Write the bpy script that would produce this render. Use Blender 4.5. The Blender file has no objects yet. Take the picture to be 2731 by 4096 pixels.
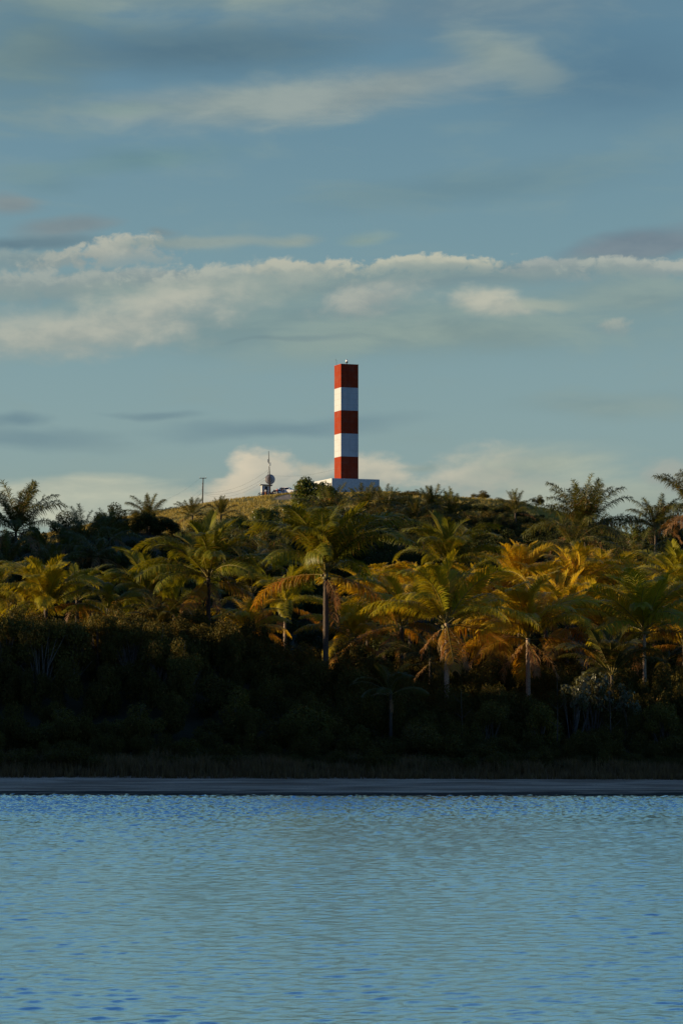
import bpy, math, random
import numpy as np
from mathutils import Vector, Matrix, Euler

random.seed(7)
RNG = np.random.default_rng(7)
R = math.radians
PI = math.pi
SC = bpy.context.scene
COL = SC.collection

# ------------------------------------------------------------------ camera
F = 10000.0          # focal length in pixels of the 2731 x 4096 photograph
CAMH = 7.35
PITCH = math.atan(642.0 / F)


def ray(X, Y):
    u, v = (X - 1365.5) / F, (2048.0 - Y) / F
    c, s = math.cos(PITCH), math.sin(PITCH)
    return Vector((u, c - v * s, s + v * c))


def P(X, Y, D):
    """world point at forward distance D (metres along y) seen at pixel X, Y"""
    r = ray(X, Y)
    k = D / r.y
    return Vector((r.x * k, D, CAMH + r.z * k))


cam = bpy.data.cameras.new('camera')
camo = bpy.data.objects.new('camera', cam)
COL.objects.link(camo)
camo.location = (0, 0, CAMH)
camo.rotation_euler = (PI / 2 + PITCH, 0, 0)
cam.sensor_fit = 'VERTICAL'
cam.sensor_height = 36.0
cam.lens = 36.0 * F / 4096.0
cam.clip_start = 0.5
cam.clip_end = 30000
SC.camera = camo

# ------------------------------------------------------------------ helpers


def tag(o, label=None, cat=None, group=None, kind=None):
    if label:
        o['label'] = label
    if cat:
        o['category'] = cat
    if group:
        o['group'] = group
    if kind:
        o['kind'] = kind
    return o


def empty(name, loc, label, cat, group=None, rz=0.0):
    o = bpy.data.objects.new(name, None)
    o.empty_display_size = 0.3
    o.location = loc
    o.rotation_euler = (0, 0, rz)
    COL.objects.link(o)
    return tag(o, label, cat, group)


def mesh_np(name, V, Q, mats, mi=None, smooth=False):
    """mesh from numpy arrays; Q is (n,4) or (n,3)"""
    V = np.asarray(V, np.float32)
    Q = np.asarray(Q, np.int32)
    k = Q.shape[1]
    me = bpy.data.meshes.new(name)
    me.vertices.add(len(V))
    me.vertices.foreach_set('co', V.ravel())
    me.loops.add(Q.size)
    me.loops.foreach_set('vertex_index', Q.ravel())
    me.polygons.add(len(Q))
    me.polygons.foreach_set('loop_start', np.arange(0, Q.size, k, dtype=np.int32))
    for m in (mats if isinstance(mats, (list, tuple)) else [mats]):
        me.materials.append(m)
    if mi is not None:
        me.polygons.foreach_set('material_index', np.asarray(mi, np.int32))
    if smooth:
        me.polygons.foreach_set('use_smooth', np.ones(len(Q), bool))
    me.update(calc_edges=True)
    me.validate()
    return me


def obj(name, me, parent=None, loc=(0, 0, 0), rot=(0, 0, 0), scale=(1, 1, 1)):
    o = bpy.data.objects.new(name, me)
    COL.objects.link(o)
    o.parent = parent
    o.location = loc
    o.rotation_euler = rot
    o.scale = scale
    return o


class MB:
    def __init__(self):
        self.v, self.f, self.m = [], [], []

    def quad(self, pts, m=0):
        b = len(self.v)
        self.v += [tuple(p) for p in pts]
        self.f.append(tuple(range(b, b + len(pts))))
        self.m.append(m)

    def box(self, c, s, rz=0.0, m=0, tilt=None):
        cx, cy, cz = c
        M = Matrix.Rotation(rz, 3, 'Z')
        if tilt is not None:
            M = M @ tilt
        b = len(self.v)
        for dx in (-.5, .5):
            for dy in (-.5, .5):
                for dz in (-.5, .5):
                    p = M @ Vector((dx * s[0], dy * s[1], dz * s[2]))
                    self.v.append((cx + p.x, cy + p.y, cz + p.z))
        for q in ((0, 1, 3, 2), (4, 6, 7, 5), (0, 4, 5, 1), (2, 3, 7, 6), (0, 2, 6, 4), (1, 5, 7, 3)):
            self.f.append(tuple(b + i for i in q))
            self.m.append(m)

    def tube(self, pts, rad, n=8, m=0, cap=True):
        pts = [Vector(p) for p in pts]
        if not hasattr(rad, '__len__'):
            rad = [rad] * len(pts)
        rings = []
        up = Vector((0.0, 0.0, 1.0))
        for i, p in enumerate(pts):
            t = (pts[min(i + 1, len(pts) - 1)] - pts[max(i - 1, 0)])
            t = t.normalized() if t.length > 1e-9 else Vector((0, 0, 1))
            a = t.cross(up)
            if a.length < 1e-3:
                a = t.cross(Vector((0, 1, 0)))
            a.normalize()
            c = t.cross(a)
            b = len(self.v)
            for k in range(n):
                w = 2 * PI * k / n
                q = p + (a * math.cos(w) + c * math.sin(w)) * rad[i]
                self.v.append(tuple(q))
            rings.append(b)
        for i in range(len(rings) - 1):
            for k in range(n):
                k2 = (k + 1) % n
                self.f.append((rings[i] + k, rings[i] + k2, rings[i + 1] + k2, rings[i + 1] + k))
                self.m.append(m)
        if cap:
            self.f.append(tuple(rings[0] + k for k in reversed(range(n))))
            self.f.append(tuple(rings[-1] + k for k in range(n)))
            self.m += [m, m]

    def lathe(self, prof, M=None, n=20, m=0):
        """profile of (r, z) turned about z, then moved by M"""
        M = M or Matrix.Identity(4)
        b = len(self.v)
        for r, z in prof:
            for k in range(n):
                w = 2 * PI * k / n
                self.v.append(tuple(M @ Vector((r * math.cos(w), r * math.sin(w), z))))
        for i in range(len(prof) - 1):
            for k in range(n):
                k2 = (k + 1) % n
                self.f.append((b + i * n + k, b + i * n + k2, b + (i + 1) * n + k2, b + (i + 1) * n + k))
                self.m.append(m)

    def torus(self, R0, r0, M, n=28, k=8, m=0):
        b = len(self.v)
        for i in range(n):
            a = 2 * PI * i / n
            for j in range(k):
                w = 2 * PI * j / k
                rr = R0 + r0 * math.cos(w)
                self.v.append(tuple(M @ Vector((rr * math.cos(a), rr * math.sin(a), r0 * math.sin(w)))))
        for i in range(n):
            for j in range(k):
                i2, j2 = (i + 1) % n, (j + 1) % k
                self.f.append((b + i * k + j, b + i2 * k + j, b + i2 * k + j2, b + i * k + j2))
                self.m.append(m)

    def mesh(self, name, mats, smooth=False, bevel=0.0):
        me = bpy.data.meshes.new(name)
        me.from_pydata(self.v, [], self.f)
        for mt in (mats if isinstance(mats, (list, tuple)) else [mats]):
            me.materials.append(mt)
        me.polygons.foreach_set('material_index', self.m)
        if smooth:
            me.polygons.foreach_set('use_smooth', [True] * len(self.f))
        me.update()
        return me

    def build(self, name, mats, parent=None, smooth=False, bevel=0.0, **kw):
        o = obj(name, self.mesh(name, mats, smooth), parent, **kw)
        if bevel:
            md = o.modifiers.new('edge', 'BEVEL')
            md.width = bevel
            md.segments = 2
            md.limit_method = 'ANGLE'
        return o


# value noise -------------------------------------------------------
_LAT = RNG.random((512, 512)).astype(np.float32)


def vnoise(x, y):
    x = np.asarray(x, np.float64)
    y = np.asarray(y, np.float64)
    xi, yi = np.floor(x).astype(int), np.floor(y).astype(int)
    fx, fy = x - xi, y - yi
    fx = fx * fx * (3 - 2 * fx)
    fy = fy * fy * (3 - 2 * fy)
    a = _LAT[xi % 512, yi % 512]
    b = _LAT[(xi + 1) % 512, yi % 512]
    c = _LAT[xi % 512, (yi + 1) % 512]
    d = _LAT[(xi + 1) % 512, (yi + 1) % 512]
    return (a * (1 - fx) + b * fx) * (1 - fy) + (c * (1 - fx) + d * fx) * fy


def fbm(x, y, o=4):
    s, a, t = 0.0, 1.0, 0.0
    for i in range(o):
        s = s + a * vnoise(np.asarray(x) * 2 ** i + 17.3 * i, np.asarray(y) * 2 ** i + 5.1 * i)
        t += a
        a *= .5
    return s / t


def sstep(a, b, x):
    t = np.clip((np.asarray(x, float) - a) / (b - a), 0, 1)
    return t * t * (3 - 2 * t)


# ------------------------------------------------------------------ terrain
YS = [-8000, 2, 12, 24, 40, 138, 150, 154, 158, 163, 170, 178, 186, 200, 225, 250, 300, 350, 400, 450, 500, 550, 590, 604, 650, 720, 900, 1400, 9000]
ZS = [6.0, 5.7, 5.4, -.6, -2, -1.6, 0, .09, .27, .42, .62, 1.1, 1.8, 3.0, 5.3, 8.0, 13.5, 20.5, 26, 31.5, 37.5, 44.5, 50.6, 52, 52, 48, 30, 14, 8]
# hill crest along x, read from the skyline
CX = [-400, -220, -120, -72, -55, -42, -33, -22, -12, 0, 9, 18, 28, 35, 42, 50, 56, 70, 110, 220, 420]
CZ = [12, 20, 32, 41.0, 45.3, 47.5, 49.0, 50.4, 51.4, 51.8, 51.9, 51.4, 50.5, 49.9, 49.0, 47.3, 45.5, 41, 34, 22, 12]


def ground_z(x, y):
    x = np.asarray(x, float)
    y = np.asarray(y, float)
    z = np.interp(y, YS, ZS)
    crest = (np.interp(x, CX, CZ) - .75) / 52.0
    k = sstep(230, 480, y) * (1 - sstep(1000, 2500, y))
    z = z * (1 - k + k * crest)
    z = z + 1.9 * np.exp(-((y - 198) / 14.0) ** 2) * sstep(9, -2, x)
    # left front knoll under the tall bushes
    z = z + 3.6 * np.exp(-((y - 203) / 17.0) ** 2) * sstep(2, -14, x) * (1 - sstep(-60, -110, x))
    z = z + 5.2 * np.exp(-((y - 392) / 26.0) ** 2 - ((x + 36) / 19.0) ** 2)
    z = z + 4.2 * np.exp(-((y - 385) / 28.0) ** 2 - ((x - 49) / 20.0) ** 2)
    # unseen wooded headland to the west, shaped so its shadow falls on the palms
    hz = np.interp(y, [100, 120, 135, 145, 160, 173, 186, 195, 220, 240, 270, 295, 345, 395, 423, 458, 508], [4, 16, 23, 26, 28, 28, 25.2, 23.2, 22.8, 24, 31.5, 35.5, 39.5, 42, 39, 23, 16])
    ridge = hz * np.exp(-((x + 150) / 32.0) ** 2) * (1 + .10 * (fbm(x * .06, y * .06, 3) - .5))
    z = np.where(y > 80, np.maximum(z, z * .3 + ridge * .985), z)
    land = sstep(168, 215, y) * (1 - sstep(1500, 3000, y))
    z = z + land * (fbm(x * .07 + 9, y * .07, 4) - .5) * 1.6 * (1 - .6 * sstep(560, 600, y))
    beach = sstep(150, 156, y) * (1 - sstep(160, 172, y))
    z = z + beach * (fbm(x * .12, y * .5, 3) - .5) * .16
    z = z + (1 - sstep(6, 14, y)) * (1 - sstep(-200, -20, y) * 0) * (fbm(x * .05, y * .05, 3) - .5) * .5
    # waterline not quite straight
    z = z + sstep(138, 148, y) * (1 - sstep(154, 162, y)) * (np.clip(x, -60, 60) * .0003 + .008 * np.sin(x * .16 + 1))
    return z


def gz(x, y):
    return float(ground_z(x, y))


# ------------------------------------------------------------------ materials


def newmat(name):
    m = bpy.data.materials.new(name)
    m.use_nodes = True
    nt = m.node_tree
    nt.nodes.clear()
    out = nt.nodes.new('ShaderNodeOutputMaterial')
    return m, nt, out


def N(nt, t, **kw):
    n = nt.nodes.new(t)
    for k, v in kw.items():
        setattr(n, k, v)
    return n


def mixrgb(nt, fac, a, b, blend='MIX'):
    n = nt.nodes.new('ShaderNodeMix')
    n.data_type = 'RGBA'
    n.blend_type = blend
    for key, val in ((0, fac), (6, a), (7, b)):
        if isinstance(val, (int, float)):
            n.inputs[key].default_value = val
        elif isinstance(val, (tuple, list)):
            n.inputs[key].default_value = (*val[:3], 1)
        else:
            nt.links.new(val, n.inputs[key])
    return n.outputs[2]


def math1(nt, op, a, b=0.0, c=None, clamp=False):
    n = nt.nodes.new('ShaderNodeMath')
    n.operation = op
    n.use_clamp = clamp
    for i, val in enumerate((a, b, c)):
        if val is None:
            continue
        if isinstance(val, (int, float)):
            n.inputs[i].default_value = val
        else:
            nt.links.new(val, n.inputs[i])
    return n.outputs[0]


def smooth01(nt, x, a, b):
    n = nt.nodes.new('ShaderNodeMapRange')
    n.interpolation_type = 'SMOOTHSTEP'
    nt.links.new(x, n.inputs[0])
    n.inputs[1].default_value = a
    n.inputs[2].default_value = b
    return n.outputs[0]


def noise(nt, vec, scale, detail=4, rough=.55, dist=0.0):
    n = nt.nodes.new('ShaderNodeTexNoise')
    n.inputs['Scale'].default_value = scale
    n.inputs['Detail'].default_value = detail
    n.inputs['Roughness'].default_value = rough
    n.inputs['Distortion'].default_value = dist
    if vec is not None:
        nt.links.new(vec, n.inputs['Vector'])
    return n.outputs[0]


def leafmat(name, ca, cb, cdry=None, transl=.35, rough=.42, spec=.35, dry=.1):
    m, nt, out = newmat(name)
    geo = N(nt, 'ShaderNodeNewGeometry')
    oi = N(nt, 'ShaderNodeObjectInfo')
    tc = N(nt, 'ShaderNodeTexCoord')
    c = mixrgb(nt, geo.outputs['Random Per Island'], ca, cb)
    c2 = mixrgb(nt, oi.outputs['Random'], c, mixrgb(nt, .5, c, (ca[0] * 1.5, ca[1] * 1.15, ca[2])))
    n1 = noise(nt, tc.outputs['Object'], .9, 3)
    c3 = mixrgb(nt, smooth01(nt, n1, .35, .7), c2, mixrgb(nt, .55, c2, cb))
    if cdry:
        r2 = math1(nt, 'FRACT', math1(nt, 'MULTIPLY', geo.outputs['Random Per Island'], 37.7))
        k = math1(nt, 'LESS_THAN', r2, dry)
        c3 = mixrgb(nt, k, c3, cdry)
    pb = N(nt, 'ShaderNodeBsdfPrincipled')
    pb.inputs['Roughness'].default_value = rough
    pb.inputs['Specular IOR Level'].default_value = spec
    nt.links.new(c3, pb.inputs['Base Color'])
    tr = N(nt, 'ShaderNodeBsdfTranslucent')
    nt.links.new(mixrgb(nt, 1.0, c3, (1.5, 1.25, .5), 'MULTIPLY'), tr.inputs[0])
    mx = N(nt, 'ShaderNodeMixShader')
    mx.inputs[0].default_value = transl
    nt.links.new(pb.outputs[0], mx.inputs[1])
    nt.links.new(tr.outputs[0], mx.inputs[2])
    nt.links.new(mx.outputs[0], out.inputs[0])
    return m


def plain(name, col, rough=.6, metal=0.0, var=.25, scale=6.0, spec=.4, bump=0.0):
    m, nt, out = newmat(name)
    tc = N(nt, 'ShaderNodeTexCoord')
    n1 = noise(nt, tc.outputs['Object'], scale, 5)
    d = tuple(c * (1 - var) for c in col)
    l = tuple(min(1, c * (1 + var * .6)) for c in col)
    pb = N(nt, 'ShaderNodeBsdfPrincipled')
    pb.inputs['Roughness'].default_value = rough
    pb.inputs['Metallic'].default_value = metal
    pb.inputs['Specular IOR Level'].default_value = spec
    nt.links.new(mixrgb(nt, smooth01(nt, n1, .3, .7), d, l), pb.inputs['Base Color'])
    if bump:
        b = N(nt, 'ShaderNodeBump')
        b.inputs['Strength'].default_value = bump
        nt.links.new(n1, b.inputs['Height'])
        nt.links.new(b.outputs[0], pb.inputs['Normal'])
    nt.links.new(pb.outputs[0], out.inputs[0])
    return m


M = {}
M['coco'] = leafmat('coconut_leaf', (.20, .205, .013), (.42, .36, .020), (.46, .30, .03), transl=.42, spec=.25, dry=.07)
M['cover'] = leafmat('shaded_undergrowth_leaf', (.048, .044, .011), (.105, .088, .017), (.17, .10, .03), transl=.28, dry=.06, rough=.65, spec=.08)  # shrub leaf with the bank's shade put into its colour
M['gold'] = leafmat('sunlit_golden_coconut_leaf', (.34, .27, .014), (.58, .42, .022), (.56, .30, .035), transl=.42, dry=.12, spec=.25)  # yellower leaf, also brightened to read as the sunlit clump
M['coco_old'] = leafmat('old_coconut_leaf', (.26, .17, .014), (.36, .20, .018), (.38, .15, .03), transl=.48, dry=.25)
M['dead'] = leafmat('dead_frond_leaf', (.20, .105, .035), (.28, .15, .06), None, transl=.3, rough=.6)
M['feather'] = leafmat('feather_palm_leaf', (.052, .070, .011), (.125, .118, .016), (.21, .11, .03), transl=.3, dry=.08)
M['shrub'] = leafmat('shrub_leaf', (.066, .060, .013), (.155, .128, .022), (.24, .14, .035), transl=.3, dry=.06, rough=.6, spec=.12)
M['seagrape'] = leafmat('broad_leaf', (.05, .078, .012), (.13, .15, .020), (.20, .14, .03), transl=.35, dry=.04, rough=.4, spec=.3)
M['dryshrub'] = leafmat('dry_shrub_leaf', (.075, .066, .016), (.13, .10, .022), (.2, .12, .03), transl=.25, dry=.12, rough=.6, spec=.12)
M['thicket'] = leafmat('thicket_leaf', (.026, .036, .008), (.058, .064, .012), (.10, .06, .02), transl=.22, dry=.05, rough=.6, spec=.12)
M['paleleaf'] = leafmat('pale_leaf', (.055, .062, .024), (.12, .118, .052), None, transl=.2, rough=.35)
M['grass'] = leafmat('dry_grass_blade', (.20, .175, .040), (.36, .30, .075), (.42, .33, .12), transl=.4, dry=.2, rough=.55)
M['reed'] = leafmat('reed_blade', (.115, .066, .022), (.17, .095, .034), (.20, .13, .05), transl=.25, dry=.2, rough=.6)
M['rachis'] = plain('frond_stalk', (.20, .15, .03), .45, var=.35)
M['bark'] = plain('palm_bark', (.075, .052, .034), .85, var=.4, scale=9, bump=.5)
M['bark_pale'] = plain('pale_sunlit_palm_bark', (.34, .24, .155), .85, var=.35, scale=9, bump=.5)  # paler bark, sunlight on the lit trunks put into the colour
M['twig'] = plain('twig_bark', (.13, .10, .075), .85, var=.4, scale=8)
M['nut'] = plain('coconut_husk', (.16, .13, .03), .5, var=.3)
M['wood'] = plain('weathered_pole_wood', (.085, .06, .045), .85, var=.4, scale=5)
M['dark'] = plain('dark_metal', (.045, .042, .04), .5, var=.3, metal=.3)
M['steel'] = plain('galvanised_steel', (.42, .42, .41), .45, var=.2, metal=.7)
M['dish'] = plain('dish_grey', (.46, .40, .37), .6, var=.15)
M['white'] = plain('white_wall_paint', (.52, .53, .53), .75, var=.12, scale=2, spec=.1)
M['concrete'] = plain('grey_concrete', (.30, .28, .26), .85, var=.25)
M['carpaint'] = plain('white_car_paint', (.78, .78, .77), .25, var=.03, spec=.6)
M['glassdark'] = plain('dark_car_glass', (.015, .018, .02), .08, var=.1, spec=.7)
M['tyre'] = plain('black_rubber', (.02, .02, .02), .8, var=.2)
M['redlamp'] = plain('red_lamp_plastic', (.35, .02, .02), .25, var=.1)
M['redpaint'] = plain('red_paint', (.36, .03, .02), .35, var=.1)
M['skin'] = plain('skin', (.30, .17, .11), .55, var=.1)
M['hair'] = plain('dark_hair', (.02, .015, .012), .6, var=.2)
M['cloth_white'] = plain('white_cloth', (.70, .68, .65), .9, var=.1)
M['cloth_dark'] = plain('dark_cloth', (.03, .03, .035), .9, var=.2)
M['cloth_blue'] = plain('blue_cloth', (.05, .07, .13), .9, var=.2)
M['cloth_orange'] = plain('orange_cloth', (.45, .16, .07), .9, var=.15)
M['cloth_red'] = plain('red_cloth', (.38, .05, .04), .9, var=.15)
M['cloth_grey'] = plain('grey_cloth', (.24, .25, .27), .9, var=.15)


def clear_lamp_mat():
    m, nt, out = newmat('beacon_lens_glass')
    pb = N(nt, 'ShaderNodeBsdfPrincipled')
    pb.inputs['Base Color'].default_value = (.93, .91, .84, 1)
    pb.inputs['Roughness'].default_value = .12
    pb.inputs['Specular IOR Level'].default_value = .8
    nt.links.new(pb.outputs[0], out.inputs[0])
    return m


M['lens'] = clear_lamp_mat()


def tower_mat():
    m, nt, out = newmat('tower_paint')
    tc = N(nt, 'ShaderNodeTexCoord')
    sep = N(nt, 'ShaderNodeSeparateXYZ')
    nt.links.new(tc.outputs['Object'], sep.inputs[0])
    mp = N(nt, 'ShaderNodeMapping')
    mp.inputs['Scale'].default_value = (1.6, 1.6, .07)
    nt.links.new(tc.outputs['Object'], mp.inputs[0])
    streak = noise(nt, mp.outputs[0], 1.5, 6, .65)
    wob = noise(nt, tc.outputs['Object'], 1.3, 3)
    z = math1(nt, 'ADD', sep.outputs[2], math1(nt, 'MULTIPLY', math1(nt, 'SUBTRACT', wob, .5), .06))
    band = math1(nt, 'FLOOR', math1(nt, 'DIVIDE', z, BAND))
    odd = math1(nt, 'MODULO', band, 2.0)
    red = mixrgb(nt, smooth01(nt, streak, .35, .65), (.23, .030, .010), (.285, .040, .013))
    white = mixrgb(nt, smooth01(nt, streak, .3, .6), (.45, .465, .47), (.51, .52, .53))
    scr = smooth01(nt, streak, .70, .735)
    red = mixrgb(nt, math1(nt, 'MULTIPLY', scr, .4), red, (.55, .22, .12))
    white = mixrgb(nt, math1(nt, 'MULTIPLY', scr, .45), white, (.45, .42, .37))
    c = mixrgb(nt, math1(nt, 'GREATER_THAN', odd, .5), red, white)
    grime = smooth01(nt, noise(nt, tc.outputs['Object'], .45, 5, .6), .45, .75)
    c = mixrgb(nt, math1(nt, 'MULTIPLY', grime, .22), c, (.20, .14, .10))
    # thin pour lines in the concrete
    fr = math1(nt, 'FRACT', math1(nt, 'DIVIDE', z, BAND / 4))
    ln = math1(nt, 'LESS_THAN', fr, .025)
    c = mixrgb(nt, math1(nt, 'MULTIPLY', ln, .5), c, (.12, .10, .09))
    pb = N(nt, 'ShaderNodeBsdfPrincipled')
    pb.inputs['Roughness'].default_value = .8
    pb.inputs['Specular IOR Level'].default_value = .08
    nt.links.new(c, pb.inputs['Base Color'])
    b = N(nt, 'ShaderNodeBump')
    b.inputs['Strength'].default_value = .25
    b.inputs['Distance'].default_value = .05
    nt.links.new(math1(nt, 'SUBTRACT', streak, math1(nt, 'MULTIPLY', ln, .6)), b.inputs['Height'])
    nt.links.new(b.outputs[0], pb.inputs['Normal'])
    nt.links.new(pb.outputs[0], out.inputs[0])
    return m


def ground_mat():
    m, nt, out = newmat('earth_and_grass')
    geo = N(nt, 'ShaderNodeNewGeometry')
    pos = geo.outputs['Position']
    sep = N(nt, 'ShaderNodeSeparateXYZ')
    nt.links.new(pos, sep.inputs[0])
    n1 = noise(nt, pos, .35, 6, .6)
    n2 = noise(nt, pos, 2.2, 5, .6)
    n3 = noise(nt, pos, .07, 4, .5)
    soil = mixrgb(nt, n1, (.030, .026, .014), (.07, .055, .025))
    grass = mixrgb(nt, smooth01(nt, n1, .3, .7), (.15, .135, .032), (.28, .23, .058))
    grass = mixrgb(nt, math1(nt, 'MULTIPLY', smooth01(nt, n2, .45, .7), .5), grass, (.27, .20, .075))
    grass = mixrgb(nt, math1(nt, 'MULTIPLY', smooth01(nt, n3, .5, .65), .6), grass, (.08, .085, .02))
    k = smooth01(nt, math1(nt, 'ADD', sep.outputs[1], math1(nt, 'MULTIPLY', n1, 60)), 470, 520)
    c = mixrgb(nt, k, soil, grass)
    # worn sandy track below the parked cars
    tx = math1(nt, 'DIVIDE', math1(nt, 'ADD', sep.outputs[0], 12.5), 3.6)
    ty = math1(nt, 'DIVIDE', math1(nt, 'SUBTRACT', sep.outputs[1], 582), 9.0)
    d = math1(nt, 'SQRT', math1(nt, 'ADD', math1(nt, 'MULTIPLY', tx, tx), math1(nt, 'MULTIPLY', ty, ty)))
    d = math1(nt, 'ADD', d, math1(nt, 'MULTIPLY', math1(nt, 'SUBTRACT', n2, .5), .7))
    c = mixrgb(nt, math1(nt, 'MULTIPLY', smooth01(nt, d, 1.0, .6), .8), c, (.30, .25, .20))
    pb = N(nt, 'ShaderNodeBsdfPrincipled')
    pb.inputs['Roughness'].default_value = .9
    pb.inputs['Specular IOR Level'].default_value = .1
    nt.links.new(c, pb.inputs['Base Color'])
    b = N(nt, 'ShaderNodeBump')
    b.inputs['Strength'].default_value = .6
    b.inputs['Distance'].default_value = .3
    nt.links.new(n2, b.inputs['Height'])
    nt.links.new(b.outputs[0], pb.inputs['Normal'])
    nt.links.new(pb.outputs[0], out.inputs[0])
    return m


def sand_mat():
    m, nt, out = newmat('beach_sand')
    geo = N(nt, 'ShaderNodeNewGeometry')
    pos = geo.outputs['Position']
    sep = N(nt, 'ShaderNodeSeparateXYZ')
    nt.links.new(pos, sep.inputs[0])
    mp = N(nt, 'ShaderNodeMapping')
    mp.inputs['Scale'].default_value = (.16, 1.0, 1.0)
    nt.links.new(pos, mp.inputs[0])
    n1 = noise(nt, mp.outputs[0], .8, 6, .65)
    n2 = noise(nt, pos, 5.0, 5, .6)
    dry = mixrgb(nt, smooth01(nt, n1, .35, .65), (.30, .18, .105), (.68, .44, .28))
    dry = mixrgb(nt, math1(nt, 'MULTIPLY', smooth01(nt, n2, .58, .66), .6), dry, (.12, .09, .06))
    h = math1(nt, 'ADD', sep.outputs[2], math1(nt, 'MULTIPLY', math1(nt, 'SUBTRACT', n1, .5), .26))
    c = mixrgb(nt, smooth01(nt, h, .05, .13), (.045, .035, .026), dry)
    pb = N(nt, 'ShaderNodeBsdfPrincipled')
    pb.inputs['Roughness'].default_value = .9
    pb.inputs['Specular IOR Level'].default_value = .1
    nt.links.new(c, pb.inputs['Base Color'])
    b = N(nt, 'ShaderNodeBump')
    b.inputs['Strength'].default_value = .5
    b.inputs['Distance'].default_value = .08
    nt.links.new(n2, b.inputs['Height'])
    nt.links.new(b.outputs[0], pb.inputs['Normal'])
    nt.links.new(pb.outputs[0], out.inputs[0])
    return m


def water_mat():
    m, nt, out = newmat('lagoon_water')
    geo = N(nt, 'ShaderNodeNewGeometry')
    mp = N(nt, 'ShaderNodeMapping')
    mp.inputs['Scale'].default_value = (.8, 1.5, 1.0)
    nt.links.new(geo.outputs['Position'], mp.inputs[0])
    n1 = noise(nt, mp.outputs[0], 4.0, 5, .65)
    pb = N(nt, 'ShaderNodeBsdfPrincipled')
    pb.inputs['Base Color'].default_value = (.02, .06, .075, 1)
    pb.inputs['Roughness'].default_value = .05
    pb.inputs['IOR'].default_value = 1.333
    pb.inputs['Specular IOR Level'].default_value = .5
    b = N(nt, 'ShaderNodeBump')
    b.inputs['Strength'].default_value = .5
    b.inputs['Distance'].default_value = .03
    nt.links.new(n1, b.inputs['Height'])
    nt.links.new(b.outputs[0], pb.inputs['Normal'])
    gl = N(nt, 'ShaderNodeBsdfGlossy')
    gl.inputs['Color'].default_value = (.80, .99, 1.0, 1)
    # ripples too fine to model: rougher where the breeze reaches the far shore and in gust patches
    sp = N(nt, 'ShaderNodeSeparateXYZ')
    nt.links.new(geo.outputs['Position'], sp.inputs[0])
    mg = N(nt, 'ShaderNodeMapping')
    mg.inputs['Scale'].default_value = (.35, 1.0, 1.0)
    nt.links.new(geo.outputs['Position'], mg.inputs[0])
    g1 = noise(nt, mg.outputs[0], .22, 4, .6)
    g2 = noise(nt, mg.outputs[0], 1.1, 3, .6)
    yy = math1(nt, 'ADD', sp.outputs[1], math1(nt, 'MULTIPLY', math1(nt, 'SUBTRACT', g1, .5), 26))
    far = smooth01(nt, yy, 119, 133)
    near = smooth01(nt, yy, 60, 50)
    ru = math1(nt, 'MULTIPLY_ADD', far, -.06, math1(nt, 'MULTIPLY_ADD', near, -.05, .20))
    ru = math1(nt, 'MULTIPLY_ADD', math1(nt, 'SUBTRACT', g2, .5), .10, ru)
    nt.links.new(ru, gl.inputs['Roughness'])
    nt.links.new(ru, pb.inputs['Roughness'])
    nt.links.new(b.outputs[0], gl.inputs['Normal'])
    mx = N(nt, 'ShaderNodeMixShader')
    mx.inputs[0].default_value = .95
    nt.links.new(pb.outputs[0], mx.inputs[1])
    nt.links.new(gl.outputs[0], mx.inputs[2])
    nt.links.new(mx.outputs[0], out.inputs[0])
    return m


BAND = (P(1363.5, 1457, 622).z - P(1363.5, 1918, 622).z) / 5
M['tower'] = tower_mat()
M['ground'] = ground_mat()
M['sand'] = sand_mat()
M['water'] = water_mat()

# ------------------------------------------------------------------ ground, beach, water


def stretch(a, b, step, far, grow=1.25):
    """coordinates: even between a and b, growing outward to -far / +far"""
    mid = list(np.arange(a, b + step * .5, step))
    lo, hi = [], []
    s, p = step, a
    while p > -far:
        s *= grow
        p -= s
        lo.append(p)
    s, p = step, mid[-1]
    while p < far:
        s *= grow
        p += s
        hi.append(p)
    return np.array(lo[::-1] + mid + hi)


def grid_mesh(name, xs, ys, zf, mat, smooth=True):
    X, Y = np.meshgrid(xs, ys)
    Z = zf(X, Y)
    V = np.stack([X.ravel(), Y.ravel(), Z.ravel()], 1)
    nx, ny = len(xs), len(ys)
    i = np.arange((ny - 1) * (nx - 1))
    r, c = i // (nx - 1), i % (nx - 1)
    a = r * nx + c
    Q = np.stack([a, a + 1, a + nx + 1, a + nx], 1)
    return mesh_np(name, V, Q, mat, smooth=smooth)


xs = stretch(-240, 130, 1.6, 7000)
ys1 = np.concatenate([-np.geomspace(8, 7000, 24)[::-1], np.arange(0, 52, 2.0), np.arange(56, 136, 8.0), np.arange(136, 176, .8), np.arange(176, 448, 1.6), [448]])
ys2 = np.concatenate([np.arange(448, 660, 1.6), np.geomspace(662, 8500, 40)])
tag(obj('ground', grid_mesh('ground', xs, np.unique(ys1), lambda x, y: ground_z(x, y) - .12 * sstep(142, 145, y) * (1 - sstep(165.5, 168, y)) * (np.abs(x) < 380), M['ground'])), kind='structure')
tag(obj('hill', grid_mesh('hill', xs, ys2, ground_z, M['ground'])), kind='structure')
bx = stretch(-45, 45, .35, 400)
tag(obj('beach', grid_mesh('beach', bx, np.arange(141, 169.1, .25), lambda x, y: ground_z(x, y) + .012 - .03 * sstep(167, 169, y), M['sand'])), kind='structure')


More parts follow.
